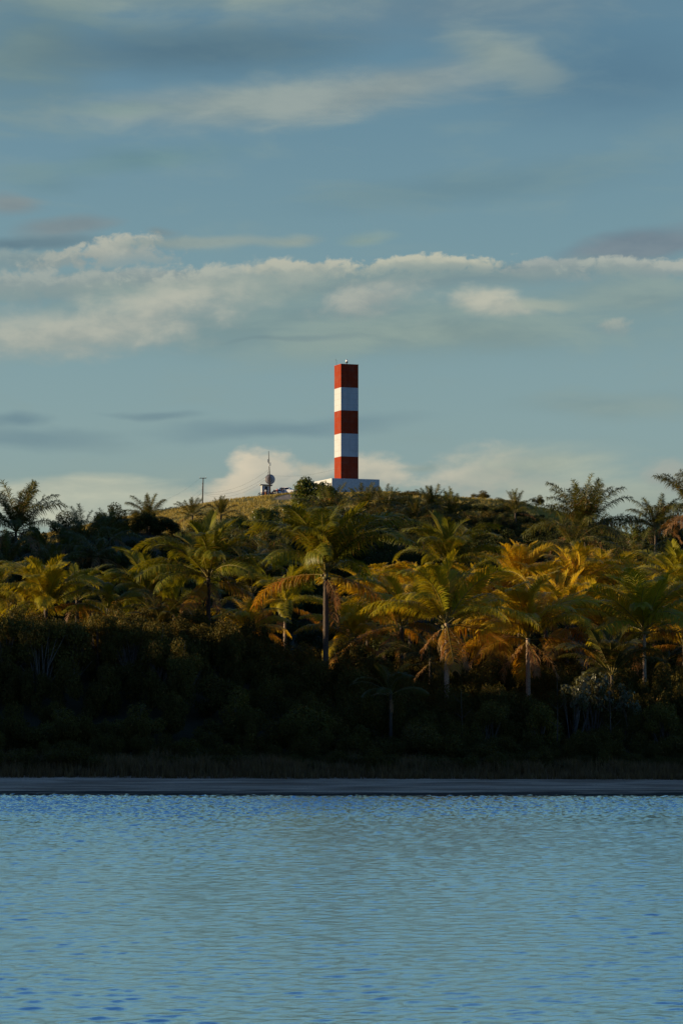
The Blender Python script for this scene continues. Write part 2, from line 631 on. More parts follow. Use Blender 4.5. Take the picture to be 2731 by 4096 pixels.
def water_z(X, Y, dx, dy):
    def spectrum(seed, n, l0, l1, spread):
        rng = np.random.default_rng(seed)
        z = np.zeros_like(X)
        lam = np.exp(rng.uniform(np.log(l0), np.log(l1), n))
        th = rng.normal(-PI / 2 + .10, spread, n)
        ph = rng.uniform(0, 2 * PI, n)
        s = math.sqrt(2.0 / n)
        for l, t, p in zip(lam, th, ph):
            k = 2 * PI / l
            z += s / k * np.sin(k * (math.cos(t) * X + math.sin(t) * Y) + p)
        return z
    far = sstep(119, 132, Y + 16 * (fbm(X * .05 + 7, Y * .12, 3) - .5))
    z = spectrum(11, 100, .28, 1.15, .6) * (1 - .6 * far) + spectrum(12, 70, .27, .60, .8) * (.25 + .85 * far)
    prof = np.interp(Y, [20, 50, 57, 64, 100, 120, 127, 134, 151], [.12, .12, .115, .105, .105, .12, .16, .27, .27])
    patch = fbm(X * .10 + 3, Y * .035, 3)
    prof = prof * (.45 + 1.1 * patch)
    fade = np.exp(-(np.maximum(dx, dy) / .3) ** 2)
    return z * prof * fade


wx = stretch(-37, 37, .088, 7000, 1.12)
wy = np.concatenate([[8, 16, 24, 30, 35, 39, 42, 44, 45.5, 46.5, 47.2, 47.7], np.arange(48, 147, .075), np.arange(147, 153.5, .12)])
dx = np.gradient(wx)
dy = np.minimum(np.gradient(wy), .1 + 9 * (wy < 46))
X2, Y2 = np.meshgrid(dx, dy)
tag(obj('water', grid_mesh('water', wx, wy, lambda X, Y: water_z(X, Y, X2, Y2), M['water'])), kind='structure')

# ------------------------------------------------------------------ fronds


def frond_arrays(L, a0, a1, n=64, leaf=.85, droop=1.0, vee=.35, plume=0.0, width=.05, seed=0, ragged=.12, fw=(.45, .5)):
    """one pinnate frond: rachis arches in the xz plane from the origin; returns verts, quads, material index"""
    rg = np.random.default_rng(seed)
    V, Q, Mi = [], [], []
    m = 14
    pts, ang = [np.zeros(3)], []
    side_bend = rg.uniform(-.25, .25)
    for i in range(m):
        t = (i + .5) / m
        a = a0 + (a1 - a0) * t ** 1.55
        yaw = side_bend * t * t
        ang.append((a, yaw))
        pts.append(pts[-1] + np.array([math.cos(a) * math.cos(yaw), math.cos(a) * math.sin(yaw), math.sin(a)]) * L / m)
    pts = np.array(pts)
    # rachis: three-sided tapered tube
    for i in range(m + 1):
        a, yaw = ang[min(i, m - 1)]
        r = .045 * (1 - .8 * i / m) * (L / 5) ** .5
        up = np.array([-math.sin(a), 0, math.cos(a)])
        sd = np.array([-math.sin(yaw), math.cos(yaw), 0])
        for k in range(3):
            w = PI / 2 + 2 * PI * k / 3
            V.append(pts[i] + sd * math.cos(w) * r + up * math.sin(w) * r)
    for i in range(m):
        for k in range(3):
            k2 = (k + 1) % 3
            Q.append((i * 3 + k, i * 3 + k2, i * 3 + 3 + k2, i * 3 + 3 + k))
            Mi.append(1)
    down = np.array([0, 0, -1.0])
    for j in range(n):
        t = .13 + .87 * (j + rg.uniform(0, .6)) / n
        q = t * m
        i = min(int(q), m - 1)
        p = pts[i] + (pts[i + 1] - pts[i]) * min(q - i, 1)
        a, yaw = ang[i]
        T = np.array([math.cos(a) * math.cos(yaw), math.cos(a) * math.sin(yaw), math.sin(a)])
        S0 = np.array([-math.sin(yaw), math.cos(yaw), 0])
        U = np.cross(T, S0)
        prof = min(1, .40 + 1.7 * t) * min(1, .42 + 1.5 * (1 - t) ** .8)
        for s in (-1, 1):
            if rg.random() < ragged * .3:
                continue
            ll = leaf * prof * rg.uniform(1 - ragged, 1 + ragged)
            fwd = fw[0] + fw[1] * t + rg.normal(0, .10)
            lift = vee + rg.normal(0, .10 + plume)
            d = S0 * s + T * fwd + U * lift
            d /= np.linalg.norm(d)
            d2 = d * .8 + down * droop * rg.uniform(.5, .95) * (.55 + .45 * abs(math.cos(a)))
            d2 /= np.linalg.norm(d2)
            d3 = d2 * .6 + down * droop * rg.uniform(.4, .8) + rg.normal(0, .06, 3)
            d3 /= np.linalg.norm(d3)
            wv = np.cross(d, U * .6 + T * .8)
            nn = np.linalg.norm(wv)
            wv = T * width if nn < 1e-4 else (T - d * np.dot(T, d))
            wv = wv / np.linalg.norm(wv) * width
            b = len(V)
            p1 = p + d * ll * .4
            p2 = p1 + d2 * ll * .35
            p3 = p2 + d3 * ll * .25
            V += [p - wv * .35, p + wv * .35, p1 - wv * .5, p1 + wv * .5, p2 - wv * .38, p2 + wv * .38, p3 - wv * .06, p3 + wv * .06]
            Q += [(b, b + 1, b + 3, b + 2), (b + 2, b + 3, b + 5, b + 4), (b + 4, b + 5, b + 7, b + 6)]
            Mi += [0, 0, 0]
    return np.array(V), np.array(Q), Mi


def frond_mesh(name, leafm, **kw):
    V, Q, Mi = frond_arrays(**kw)
    return mesh_np(name, V, Q, [M[leafm], M['rachis']], Mi)


FR = {'coco': [[], [], [], []], 'feather': [[], [], [], []], 'dead': []}
for s in range(4):
    FR['coco'][0].append(frond_mesh('frond', 'coco', L=5.0, a0=R(84), a1=R(34 - 8 * s), leaf=1.02, droop=.12, vee=.45, n=92, width=.054, fw=(.9, .7), seed=s))
    FR['coco'][1].append(frond_mesh('frond', 'coco', L=6.1, a0=R(70 - 3 * s), a1=R(-4 - 9 * s), leaf=1.28, droop=.45, vee=.30, n=96, width=.054, fw=(.6, .6), seed=10 + s))
    FR['coco'][2].append(frond_mesh('frond', 'coco', L=6.2, a0=R(44 - 5 * s), a1=R(-26 - 7 * s), leaf=1.28, droop=.95, vee=.10, n=98, width=.054, fw=(.45, .5), seed=20 + s))
    FR['coco'][3].append(frond_mesh('frond', 'coco_old', L=5.2, a0=R(8 - 8 * s), a1=R(-52 - 6 * s), leaf=1.32, droop=1.3, vee=.0, n=94, width=.054, fw=(.4, .5), seed=30 + s, ragged=.25))
    FR['feather'][0].append(frond_mesh('frond', 'feather', L=5.0, a0=R(84), a1=R(58), leaf=.85, droop=.6, vee=.4, plume=.45, n=82, width=.05, fw=(.7, .5), seed=40 + s, ragged=.3))
    FR['feather'][1].append(frond_mesh('frond', 'feather', L=5.4, a0=R(64 - 3 * s), a1=R(14 - 6 * s), leaf=.9, droop=.9, vee=.2, plume=.45, n=86, width=.05, fw=(.6, .5), seed=50 + s, ragged=.3))
    FR['feather'][2].append(frond_mesh('frond', 'feather', L=5.4, a0=R(36 - 4 * s), a1=R(-30 - 5 * s), leaf=.9, droop=1.1, vee=.1, plume=.45, n=86, width=.05, fw=(.5, .5), seed=60 + s, ragged=.3))
    FR['feather'][3].append(frond_mesh('frond', 'dead', L=4.6, a0=R(-5), a1=R(-74), leaf=.7, droop=1.5, vee=0, plume=.4, n=54, width=.06, seed=70 + s, ragged=.4))
    FR['dead'].append(frond_mesh('dead_frond', 'dead', L=3.6, a0=R(-40), a1=R(-86), leaf=.75, droop=1.6, vee=0, plume=.3, n=46, width=.06, seed=80 + s, ragged=.45))

M['dull'] = leafmat('shaded_coconut_leaf', (.045, .055, .011), (.095, .085, .015), (.16, .09, .03), transl=.3, dry=.12, spec=.15)  # leaf darkened for palms standing in shade
M['mid'] = leafmat('half_lit_green_coconut_leaf', (.10, .125, .012), (.24, .225, .016), (.36, .22, .03), transl=.38, dry=.06, spec=.25)  # green leaf darkened to show the less lit palms
for tone in ('gold', 'dull', 'mid'):  # lit and shaded colour copies of the coconut fronds
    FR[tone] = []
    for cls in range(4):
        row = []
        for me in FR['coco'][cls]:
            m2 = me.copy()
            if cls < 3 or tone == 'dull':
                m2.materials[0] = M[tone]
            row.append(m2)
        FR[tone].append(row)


def trunk_mesh(h, r0, r1, lean, seed, mat='bark'):
    rg = random.Random(seed)
    mb = MB()
    n = max(6, int(h / .35))
    pts, rad = [], []
    for i in range(n + 1):
        t = i / n
        pts.append((-lean[0] * (1 - t) ** 1.6, -lean[1] * (1 - t) ** 1.6, -h * (1 - t)))
        r = r0 + (r1 - r0) * t + .10 * math.exp(-t * h / .5)
        rad.append(r * (1.06 if i % 2 else .97) * rg.uniform(.96, 1.04))
    mb.tube(pts, rad, 10)
    return mb.mesh('trunk', M[mat], smooth=True)


def palm(name, kind, X, Y, D, frpx, label, cat='palm', group=None, nfr=(4, 6, 7, 5), seed=None, lean=0.0, dead=2, nuts=0, r=.19, minh=.4, bark='bark'):
    """palm whose crown centre shows at photo pixel X, Y; frpx = frond length there"""
    rg = random.Random(seed if seed is not None else int(X * 7 + Y))
    c = P(X, Y, D)
    g = gz(c.x, c.y)
    h = max(c.z - g, minh)
    L = frpx / F * D
    sc = L / 5.0
    ln = (lean, rg.uniform(-.4, .4))
    bx_, by_ = c.x - ln[0], c.y - ln[1]
    gb = gz(bx_, by_)
    root = empty(name, (bx_, by_, gb), label, cat, group)
    off = Vector((c.x - bx_, c.y - by_, c.z - gb))
    hh = off.z + .3
    obj('trunk', trunk_mesh(hh, r * 1.15, r * .85, ln, rg.random(), bark), root, loc=off)
    az = rg.uniform(0, 6.28)
    k = 0
    for cls, cnt in enumerate(nfr):
        for i in range(cnt):
            az += 2.39996
            me = FR[kind][cls][rg.randrange(4)]
            s = sc * rg.uniform(.88, 1.1) * (.93 if cls == 0 else 1)
            tilt = rg.gauss(0, .15)
            e = Euler((rg.gauss(0, .22), tilt, az + rg.gauss(0, .15)))
            obj('frond', me, root, loc=off + Vector((math.cos(az) * .1, math.sin(az) * .1, .12 - .10 * cls)), rot=e, scale=(s, s * rg.choice((-1, 1)), s))
            k += 1
    for i in range(dead):
        az += 2.39996
        s = sc * rg.uniform(.7, 1.0)
        obj('dead_frond', FR['dead'][rg.randrange(4)], root, loc=off + Vector((math.cos(az) * .1, math.sin(az) * .1, -.35)), rot=(0, rg.gauss(0, .1), az), scale=(s, s, s))
    if nuts:
        mb = MB()
        for i in range(nuts):
            a = rg.uniform(0, 6.28)
            mm = Matrix.Translation((math.cos(a) * .3, math.sin(a) * .3, -.35 + rg.uniform(-.2, .15)))
            mb.lathe([(0.001, -.15), (.09, -.11), (.12, 0), (.08, .11), (.001, .15)], mm, 8)
        mb.build('coconut_cluster', M['nut'], root, smooth=True, loc=off)
    return root


# ------------------------------------------------------------------ shrubs


def shrub_arrays(seed, n=2600, clumps=11, leaf=.15, asp=.55, hz=.85):
    """unit shrub: about 2 m wide, hz*2 high, base at z=0; leaves spread through clumps"""
    rg = np.random.default_rng(seed)
    cs = []
    for i in range(clumps):
        a = rg.uniform(0, 2 * PI)
        rr = math.sqrt(rg.uniform(0, 1)) * .68
        zz = rg.uniform(.25, 1.0) * (1 - .5 * rr * rr)
        cs.append((rr * math.cos(a), rr * math.sin(a), zz * hz * 1.55, rg.uniform(.22, .42)))
    cs = np.array(cs)
    w = cs[:, 3] ** 2
    idx = rg.choice(len(cs), n, p=w / w.sum())
    d = rg.normal(0, 1, (n, 3))
    d /= np.linalg.norm(d, axis=1)[:, None]
    d[:, 2] = d[:, 2] * .85 + .1
    rad = cs[idx, 3] * rg.uniform(.35, 1.12, n) ** .6
    C = cs[idx, :3] + d * rad[:, None]
    low = C[:, 2] < .03
    C[low, 2] = rg.uniform(.03, .5, low.sum())
    nrm = d * .7 + rg.normal(0, .5, (n, 3)) + np.array([0, 0, .35])
    nrm /= np.linalg.norm(nrm, axis=1)[:, None]
    t = np.cross(nrm, rg.normal(0, 1, (n, 3)))
    t /= np.linalg.norm(t, axis=1)[:, None]
    b = np.cross(nrm, t)
    ll = leaf * rg.uniform(.6, 1.25, n)
    A = C - t * ll[:, None] * .5
    B = C + b * (ll * asp * .5)[:, None] + nrm * (ll * .08)[:, None]
    E_ = C + t * ll[:, None] * .5
    G = C - b * (ll * asp * .5)[:, None] + nrm * (ll * .08)[:, None]
    V = np.stack([A, B, E_, G], 1).reshape(-1, 3)
    Q = np.arange(n * 4).reshape(n, 4)
    return V, Q, cs


def stems_mesh(cs, seed, thick=.03):
    rg = random.Random(seed)
    mb = MB()
    for c in cs:
        bx_, by_ = c[0] * .18, c[1] * .18
        mid = (c[0] * .5 + rg.uniform(-.1, .1), c[1] * .5 + rg.uniform(-.1, .1), c[2] * .5)
        mb.tube([(bx_, by_, -.1), mid, (c[0], c[1], c[2])], [thick, thick * .7, thick * .3], 5)
        for k in range(2):
            a = rg.uniform(0, 6.28)
            e = (c[0] + math.cos(a) * c[3] * .9, c[1] + math.sin(a) * c[3] * .9, c[2] + c[3] * rg.uniform(.1, .9))
            mb.tube([mid, e], [thick * .5, thick * .15], 4)
    return mb.mesh('stems', M['twig'])


SH = {}
SHRAW = {}
for kind, mat, nleaf, lf, asp, cl in (('shrub', 'shrub', 6500, .085, .55, 15), ('seagrape', 'seagrape', 5200, .098, .8, 16), ('dryshrub', 'dryshrub', 4200, .085, .45, 12), ('paleleaf', 'paleleaf', 800, .15, .7, 10)):
    SH[kind] = []
    for s in range(4):
        V, Q, cs = shrub_arrays(100 + s + 10 * len(SH), nleaf, cl, lf, asp)
        SH[kind].append((mesh_np('foliage', V, Q, M[mat]), stems_mesh(cs, s), V[:, 2].max(), np.abs(V[:, :2]).max()))
        SHRAW[(kind, s)] = V


def shrub(kind, X, Ytop, D, wpx, label, name='shrub', cat='shrub', group=None, minh=.8, seed=None, depth=1.0):
    rg = random.Random(seed if seed is not None else int(X * 3 + Ytop))
    top = P(X, Ytop, D)
    g = gz(top.x, top.y)
    h = max(top.z - g, minh)
    w = wpx / F * D
    fo, st, zm, rm = SH[kind][rg.randrange(4)]
    sx = w / (2 * rm) * 1.05
    sz = h / zm
    if h > 2.0 * w:      # tall: lift the crown on visible stems
        pass
    root = empty(name, (top.x, top.y, g - .1), label, cat, group, rg.uniform(0, 6.28))
    sc = (sx, sx * depth, sz)
    lim = 1.35 * sx
    if sz > lim:         # tall plant: the crown keeps its shape and rides higher on its stems
        obj('foliage', fo, root, loc=(0, 0, h - zm * lim), scale=(sx, sx * depth, lim))
    else:
        obj('foliage', fo, root, scale=sc)
    obj('stems', st, root, scale=sc)
    return root


def mass(name, kind, spots, label, mat):
    """ground cover nobody could count: one mesh"""
    Vs = []
    rg = random.Random(3)
    for (x, y, w, h) in spots:
        V = SHRAW[(kind if isinstance(kind, str) else rg.choice(kind), rg.randrange(4))]
        a = rg.uniform(0, 6.28)
        ca, sa = math.cos(a), math.sin(a)
        q = np.empty_like(V)
        q[:, 0] = (V[:, 0] * ca - V[:, 1] * sa) * w / 2 + x
        q[:, 1] = (V[:, 0] * sa + V[:, 1] * ca) * w / 2 + y
        q[:, 2] = V[:, 2] / 1.6 * h + gz(x, y) - .15
        Vs.append(q)
    V = np.concatenate(Vs)
    Q = np.arange(len(V)).reshape(-1, 4)
    me = mesh_np(name, V, Q, M[mat])
    return tag(obj(name, me), label, None, None, 'stuff')


# ------------------------------------------------------------------ blades (grass, reeds)


def blades(name, px, py, h, mat, label, w=.03, lean=.35, per=1, spread=.2, seed=5):
    rg = np.random.default_rng(seed)
    px, py, h = (np.repeat(np.asarray(a, float), per) for a in (px, py, h))
    n = len(px)
    px = px + rg.normal(0, spread, n)
    py = py + rg.normal(0, spread, n)
    h = h * rg.uniform(.55, 1.15, n)
    z = ground_z(px, py) - .05
    a = rg.uniform(0, 2 * PI, n)
    la = rg.uniform(0, 2 * PI, n)
    le = np.abs(rg.normal(0, lean, n)) * h
    dxw, dyw = np.cos(a) * w, np.sin(a) * w
    B = np.stack([px, py, z], 1)
    Mid = np.stack([px + np.cos(la) * le * .3, py + np.sin(la) * le * .3, z + h * .6], 1)
    Tp = np.stack([px + np.cos(la) * le, py + np.sin(la) * le, z + h * .95], 1)
    Wd = np.stack([dxw, dyw, np.zeros(n)], 1)
    V = np.stack([B - Wd, B + Wd, Mid - Wd * .8, Mid + Wd * .8, Tp - Wd * .15, Tp + Wd * .15], 1).reshape(-1, 3)
    b = np.arange(n)[:, None] * 6
    Q = np.concatenate([b + np.array([[0, 1, 3, 2]]), b + np.array([[2, 3, 5, 4]])], 0)
    return tag(obj(name, mesh_np(name, V, Q, mat)), label, None, None, 'stuff')


# ------------------------------------------------------------------ lighthouse
A21 = R(21)
e1 = Vector((math.cos(A21), math.sin(A21), 0))
e2 = Vector((-math.sin(A21), math.cos(A21), 0))


def corner_block(corner, s1, s2, h, z0=0.0):
    """a block whose near corner stands at `corner`; returns centre"""
    return corner + e1 * s1 / 2 + e2 * s2 / 2


c0 = P(1363.5, 1918, 622)
TOPZ = P(1363.5, 1457, 622).z
TH = TOPZ - c0.z
SIDE = 4.66
tc_ = corner_block(c0, SIDE, SIDE, TH)
pc = P(1327, 1915, 617.5)
P1, P2 = 12.7, 12.7
pcc = corner_block(pc, P1, P2, 0)
gbase = gz(pcc.x, pcc.y) - 1.2
light = empty('lighthouse', (pcc.x, pcc.y, gbase), 'tall square lighthouse banded red and white on the hilltop', 'lighthouse')
mb = MB()
# shaft in five lifts, each a ring of four faces, so bands keep true edges
n = 20
for i in range(n):
    z0, z1 = TH * i / n, TH * (i + 1) / n
    q = [(-SIDE / 2, -SIDE / 2), (SIDE / 2, -SIDE / 2), (SIDE / 2, SIDE / 2), (-SIDE / 2, SIDE / 2)]
    for k in range(4):
        a, b = q[k], q[(k + 1) % 4]
        mb.quad([(a[0], a[1], z0), (b[0], b[1], z0), (b[0], b[1], z1), (a[0], a[1], z1)])
mb.quad([(x, y, TH) for x, y in q])
off = Vector((tc_.x - pcc.x, tc_.y - pcc.y, c0.z - gbase + .012))
sh = mb.build('shaft', M['tower'], light, loc=off, rot=(0, 0, A21))
mb = MB()
w = SIDE + .10
for s in (-1, 1):
    mb.box((0, s * (w / 2 - .10), .06), (w, .20, .14))
    mb.box((s * (w / 2 - .10), 0, .06), (.20, w - .404, .14))
mb.build('roof_kerb', plain('red_parapet_paint', (.40, .03, .012), .7, var=.2), light, loc=off + Vector((0, 0, TH)), rot=(0, 0, A21), bevel=.02)
ph = c0.z - gbase
mb = MB()
mb.box((0, 0, ph / 2), (P1, P2, ph))
mb.build('plinth', M['white'], light, rot=(0, 0, A21), bevel=.05)
mb = MB()
mb.box((0, 0, .05), (P1 + .12, P2 + .12, .1))
# beacon
bp = P(1386.5, 1457, 623.5) - Vector((pcc.x, pcc.y, gbase))
bz = off.z + TH
mb = MB()
mb.tube([(0, 0, 0), (0, 0, .55)], .07, 10)
mb.lathe([(.10, .40), (.16, .46), (.30, .52), (.34, .62), (.30, .68), (.001, .70)], None, 16)
be = mb.build('beacon', M['dark'], light, smooth=True, loc=(bp.x, bp.y, bz))
mb = MB()
mb.lathe([(.22, .70), (.30, .78), (.31, 1.05), (.29, 1.22), (.16, 1.34), (.001, 1.38)], None, 18)
mb.build('lens', M['lens'], be, smooth=True)
mb = MB()
mb.lathe([(.001, 1.385), (.10, 1.38), (.08, 1.44), (.001, 1.46)], None, 10)
mb.build('cap', M['dark'], be, smooth=True)
ap = P(1345.5, 1459, 624) - Vector((pcc.x, pcc.y, gbase))
mb = MB()
mb.tube([(0, 0, -.1), (0, 0, 1.25)], .035, 6)
mb.tube([(0, 0, 1.15), (-.22, 0, 1.45)], .03, 5)
mb.tube([(-.25, 0, 1.2), (-.22, 0, 1.62)], .03, 5)
mb.build('lightning_rod', M['dark'], light, loc=(ap.x, ap.y, bz))

# ------------------------------------------------------------------ mast with dish
D0 = 607
mbase = P(1081.7, 1962, D0)
mtop = P(1075.4, 1805, D0)
mg = gz(mbase.x, mbase.y)
mast = empty('radio_mast', (mbase.x, mbase.y, mg), 'leaning radio mast carrying a round dish beside the small hilltop hut', 'mast')
O = Vector((mbase.x, mbase.y, mg))
dirv = (mtop - mbase).normalized()


def on_mast(z):
    return dirv * ((z - mg) / dirv.z)


def zrow(Y):
    return P(1080, Y, D0).z


mb = MB()
mb.tube([(0, 0, -.6), on_mast(zrow(1900)), on_mast(zrow(1868))], [.17, .13, .11], 10)
mb.build('pole', M['wood'], mast, smooth=True)
mb = MB()
mb.tube([on_mast(zrow(1869)), on_mast(zrow(1852))], [.085, .085], 10)
mb.build('sleeve', M['steel'], mast, smooth=True)
mb = MB()
mb.tube([on_mast(zrow(1853)), on_mast(zrow(1830)), on_mast(zrow(1804.5))], [.10, .085, .06], 8)
mb.build('top_pole', M['dark'], mast, smooth=True)
for xo, r0, r1 in ((-.27, 1850, 1837), (.30, 1863, 1850)):
    mb = MB()
    a, b = on_mast(zrow(r0)), on_mast(zrow(r1))
    mid = (a + b) / 2
    mb.box((mid.x + xo, mid.y - .05, mid.z), (.16, .12, (b - a).length))
    mb.tube([mid, (mid.x + xo, mid.y - .05, mid.z + .2)], .025, 5)
    mb.tube([mid - Vector((0, 0, .3)), (mid.x + xo, mid.y - .05, mid.z - .3)], .025, 5)
    mb.build('panel_antenna', M['steel'], mast, bevel=.02)
mb = MB()
a = on_mast(zrow(1888))
mb.tube([a, a + Vector((-.42, 0, .02))], .03, 6)
mb.tube([a + Vector((-.42, 0, .02)), a + Vector((-.40, 0, -.75))], .04, 6)
mb.build('bracket_arm', M['dark'], mast)
# dish seen from behind: rim, ring frame, hub
dc = P(1080, 1917.5, D0 + .55) - O
RD = 1.19
Md = Matrix.Translation(dc) @ Matrix.Rotation(R(8), 4, 'Z') @ Matrix.Rotation(R(90), 4, 'X')
prof = []
for i in range(11):
    r = RD * i / 10
    prof.append((max(r, .001), -.30 * (r / RD) ** 2 + .30))
mb = MB()
mb.lathe(prof, Md, 40)
dish = mb.build('dish', M['dish'], mast, smooth=True)
sol = dish.modifiers.new('thick', 'SOLIDIFY')
sol.thickness = .03
mb = MB()
mb.torus(RD, .055, Md, 44, 8)
mb.build('rim', M['steel'], dish, smooth=True)
mb = MB()
mb.torus(.52, .05, Md @ Matrix.Translation((0, 0, .27)), 32, 8)
for k in range(3):
    w_ = R(30 + 120 * k)
    mb.tube([Md @ Vector((0.1 * math.cos(w_), .1 * math.sin(w_), .36)), Md @ Vector((RD * .98 * math.cos(w_), RD * .98 * math.sin(w_), .05))], .03, 6)
mb.build('ring_frame', M['dark'], dish)
mb = MB()
mb.lathe([(.001, .52), (.12, .52), (.14, .3), (.14, .24)], Md, 14)
mb.build('hub', M['dark'], dish, smooth=True)
mb = MB()
mb.tube([Md @ Vector((0, 0, -.05)), Md @ Vector((0, 0, -.75))], .03, 6)
mb.lathe([(.001, -.85), (.09, -.83), (.09, -.72), (.001, -.70)], Md, 10)
mb.build('feed_horn', M['steel'], dish)

# ------------------------------------------------------------------ hut
hc = P(1063.5, 1968, 608.5)
hg = gz(hc.x, hc.y)
hut = empty('equipment_hut', (hc.x, hc.y, hg), 'small white hut with flat overhanging roof slab at the foot of the mast', 'hut', rz=R(8))
HH = zrow(1940.5) - hg
mb = MB()
W_, Dp = 2.15, 2.0
t = .14
mb.box((-W_ / 2 + t / 2, 0, HH / 2 - .2), (t, Dp, HH + .4))
mb.box((W_ / 2 - t / 2, 0, HH / 2 - .2), (t, Dp, HH + .4))
mb.box((0, Dp / 2 - t / 2, HH / 2 - .2), (W_ - 2 * t - .004, t, HH + .4))
dw = .62
xl = -W_ / 2 + t + .002
dx0 = -.02 - dw / 2
dx1 = dx0 + dw
mb.box(((xl + dx0) / 2, -Dp / 2 + t / 2, HH / 2 - .2), (dx0 - xl, t, HH + .4))
xr = W_ / 2 - t - .002
mb.box(((xr + dx1) / 2, -Dp / 2 + t / 2, HH / 2 - .2), (xr - dx1, t, HH + .4))
mb.box(((dx0 + dx1) / 2, -Dp / 2 + t / 2, HH - .13), (dw - .004, t, .26))
mb.build('wall', M['white'], hut, bevel=.012)
mb = MB()
mb.box((0.02, 0, HH + .10), (3.0, 2.7, .2), tilt=Matrix.Rotation(R(2.2), 3, 'Y'))
mb.build('roof', M['concrete'], hut, bevel=.02)
mb = MB()
mb.box(((dx0 + dx1) / 2, -Dp / 2 + t + .03, (HH - .27) / 2), (dw, .04, HH - .27))
do = mb.build('doorway', M['dark'], hut)  # dark panel painted as the shade inside the doorway
mb = MB()
mb.lathe([(.001, 0), (.04, .01), (.04, .05), (.001, .06)], Matrix.Translation((dx1 - .1, -Dp / 2 + t - .0, 1.0)) @ Matrix.Rotation(R(90), 4, 'X'), 8)
mb.build('handle', M['steel'], do)

# ------------------------------------------------------------------ utility pole and wires
pb_ = P(810, 2012, 606)
pt = P(813.5, 1911, 606)
pg = gz(pb_.x, pb_.y)
up = empty('utility_pole', (pb_.x, pb_.y, pg), 'wooden utility pole with one crossarm standing in the hill grass', 'utility pole')
PO = Vector((pb_.x, pb_.y, pg))
tp = pt - PO
mb = MB()
mb.tube([(0, 0, -.6), tp * .5, tp], [.17, .15, .12], 10)
mb.build('pole', M['wood'], up, smooth=True)
mb = MB()
mb.box((tp.x - .05, tp.y - .14, tp.z - .12), (1.65, .12, .15), rz=R(-6))
mb.box((tp.x - .05, tp.y, tp.z - .45), (.05, .05, .6))
mb.build('crossarm', M['wood'], up, bevel=.01)
for xo in (-.75, .05, .7):
    mb = MB()
    mb.lathe([(.03, 0), (.06, .04), (.05, .10), (.07, .14), (.05, .2), (.001, .22)], Matrix.Translation((tp.x + xo, tp.y - .14, tp.z - .04)), 8)
    mb.build('insulator', M['steel'], up, smooth=True)
mb = MB()
for Yr in (1935, 1948, 1957, 1964):
    zz = P(812, Yr, 606).z - pg
    mb.box((tp.x * zz / tp.z - .16, -.02, zz), (.16, .1, .12))
mb.build('cable_rack', M['dark'], up, bevel=.01)


def wire(a, b, sag, label, r=.028):
    r *= .5
    mb = MB()
    pts = []
    for i in range(25):
        t = i / 24
        p = a.lerp(b, t)
        p.z -= sag * 4 * t * (1 - t)
        pts.append(p)
    mb.tube(pts, r, 5, cap=False)
    o = mb.build('overhead_wire', M['dark'], smooth=True)
    return tag(o, label, 'wire', 'overhead wires on the hill')


wire(P(817, 1970, 606), P(1074, 1879, D0), 1.6, 'upper sagging wire strung from the utility pole to the mast')
wire(P(817, 1973, 606), P(1066, 1906, D0), 1.7, 'middle sagging wire strung from the utility pole to the mast', .036)
wire(P(817, 1978, 606), P(1062, 1918, D0), 2.0, 'lowest sagging wire strung from the utility pole to the mast')
wire(P(800, 1912, 606), P(560, 2020, 480), 1.4, 'wire falling from the crossarm tip down into the trees', .02)
wire(P(806, 1957, 606), P(590, 2058, 480), 1.2, 'thin wire falling from mid pole down into the trees', .02)
wire(P(807, 1972, 606), P(700, 2035, 560), .4, 'short thick stay wire running from the pole into the hill grass', .04)
wire(P(1083, 1901, D0), P(1338, 1877, 625), .8, 'single wire crossing from the mast to the lighthouse shaft', .024)

# ------------------------------------------------------------------ vehicles


def loft(mb, secs, m=0):
    """secs: list of closed loops (same count)"""
    n = len(secs[0])
    b = len(mb.v)
    for s in secs:
        mb.v += [tuple(p) for p in s]
    for i in range(len(secs) - 1):
        for k in range(n):
            k2 = (k + 1) % n
            mb.f.append((b + i * n + k, b + i * n + k2, b + (i + 1) * n + k2, b + (i + 1) * n + k))
            mb.m.append(m)
    mb.f.append(tuple(b + k for k in reversed(range(n))))
    mb.f.append(tuple(b + (len(secs) - 1) * n + k for k in range(n)))
    mb.m += [m, m]


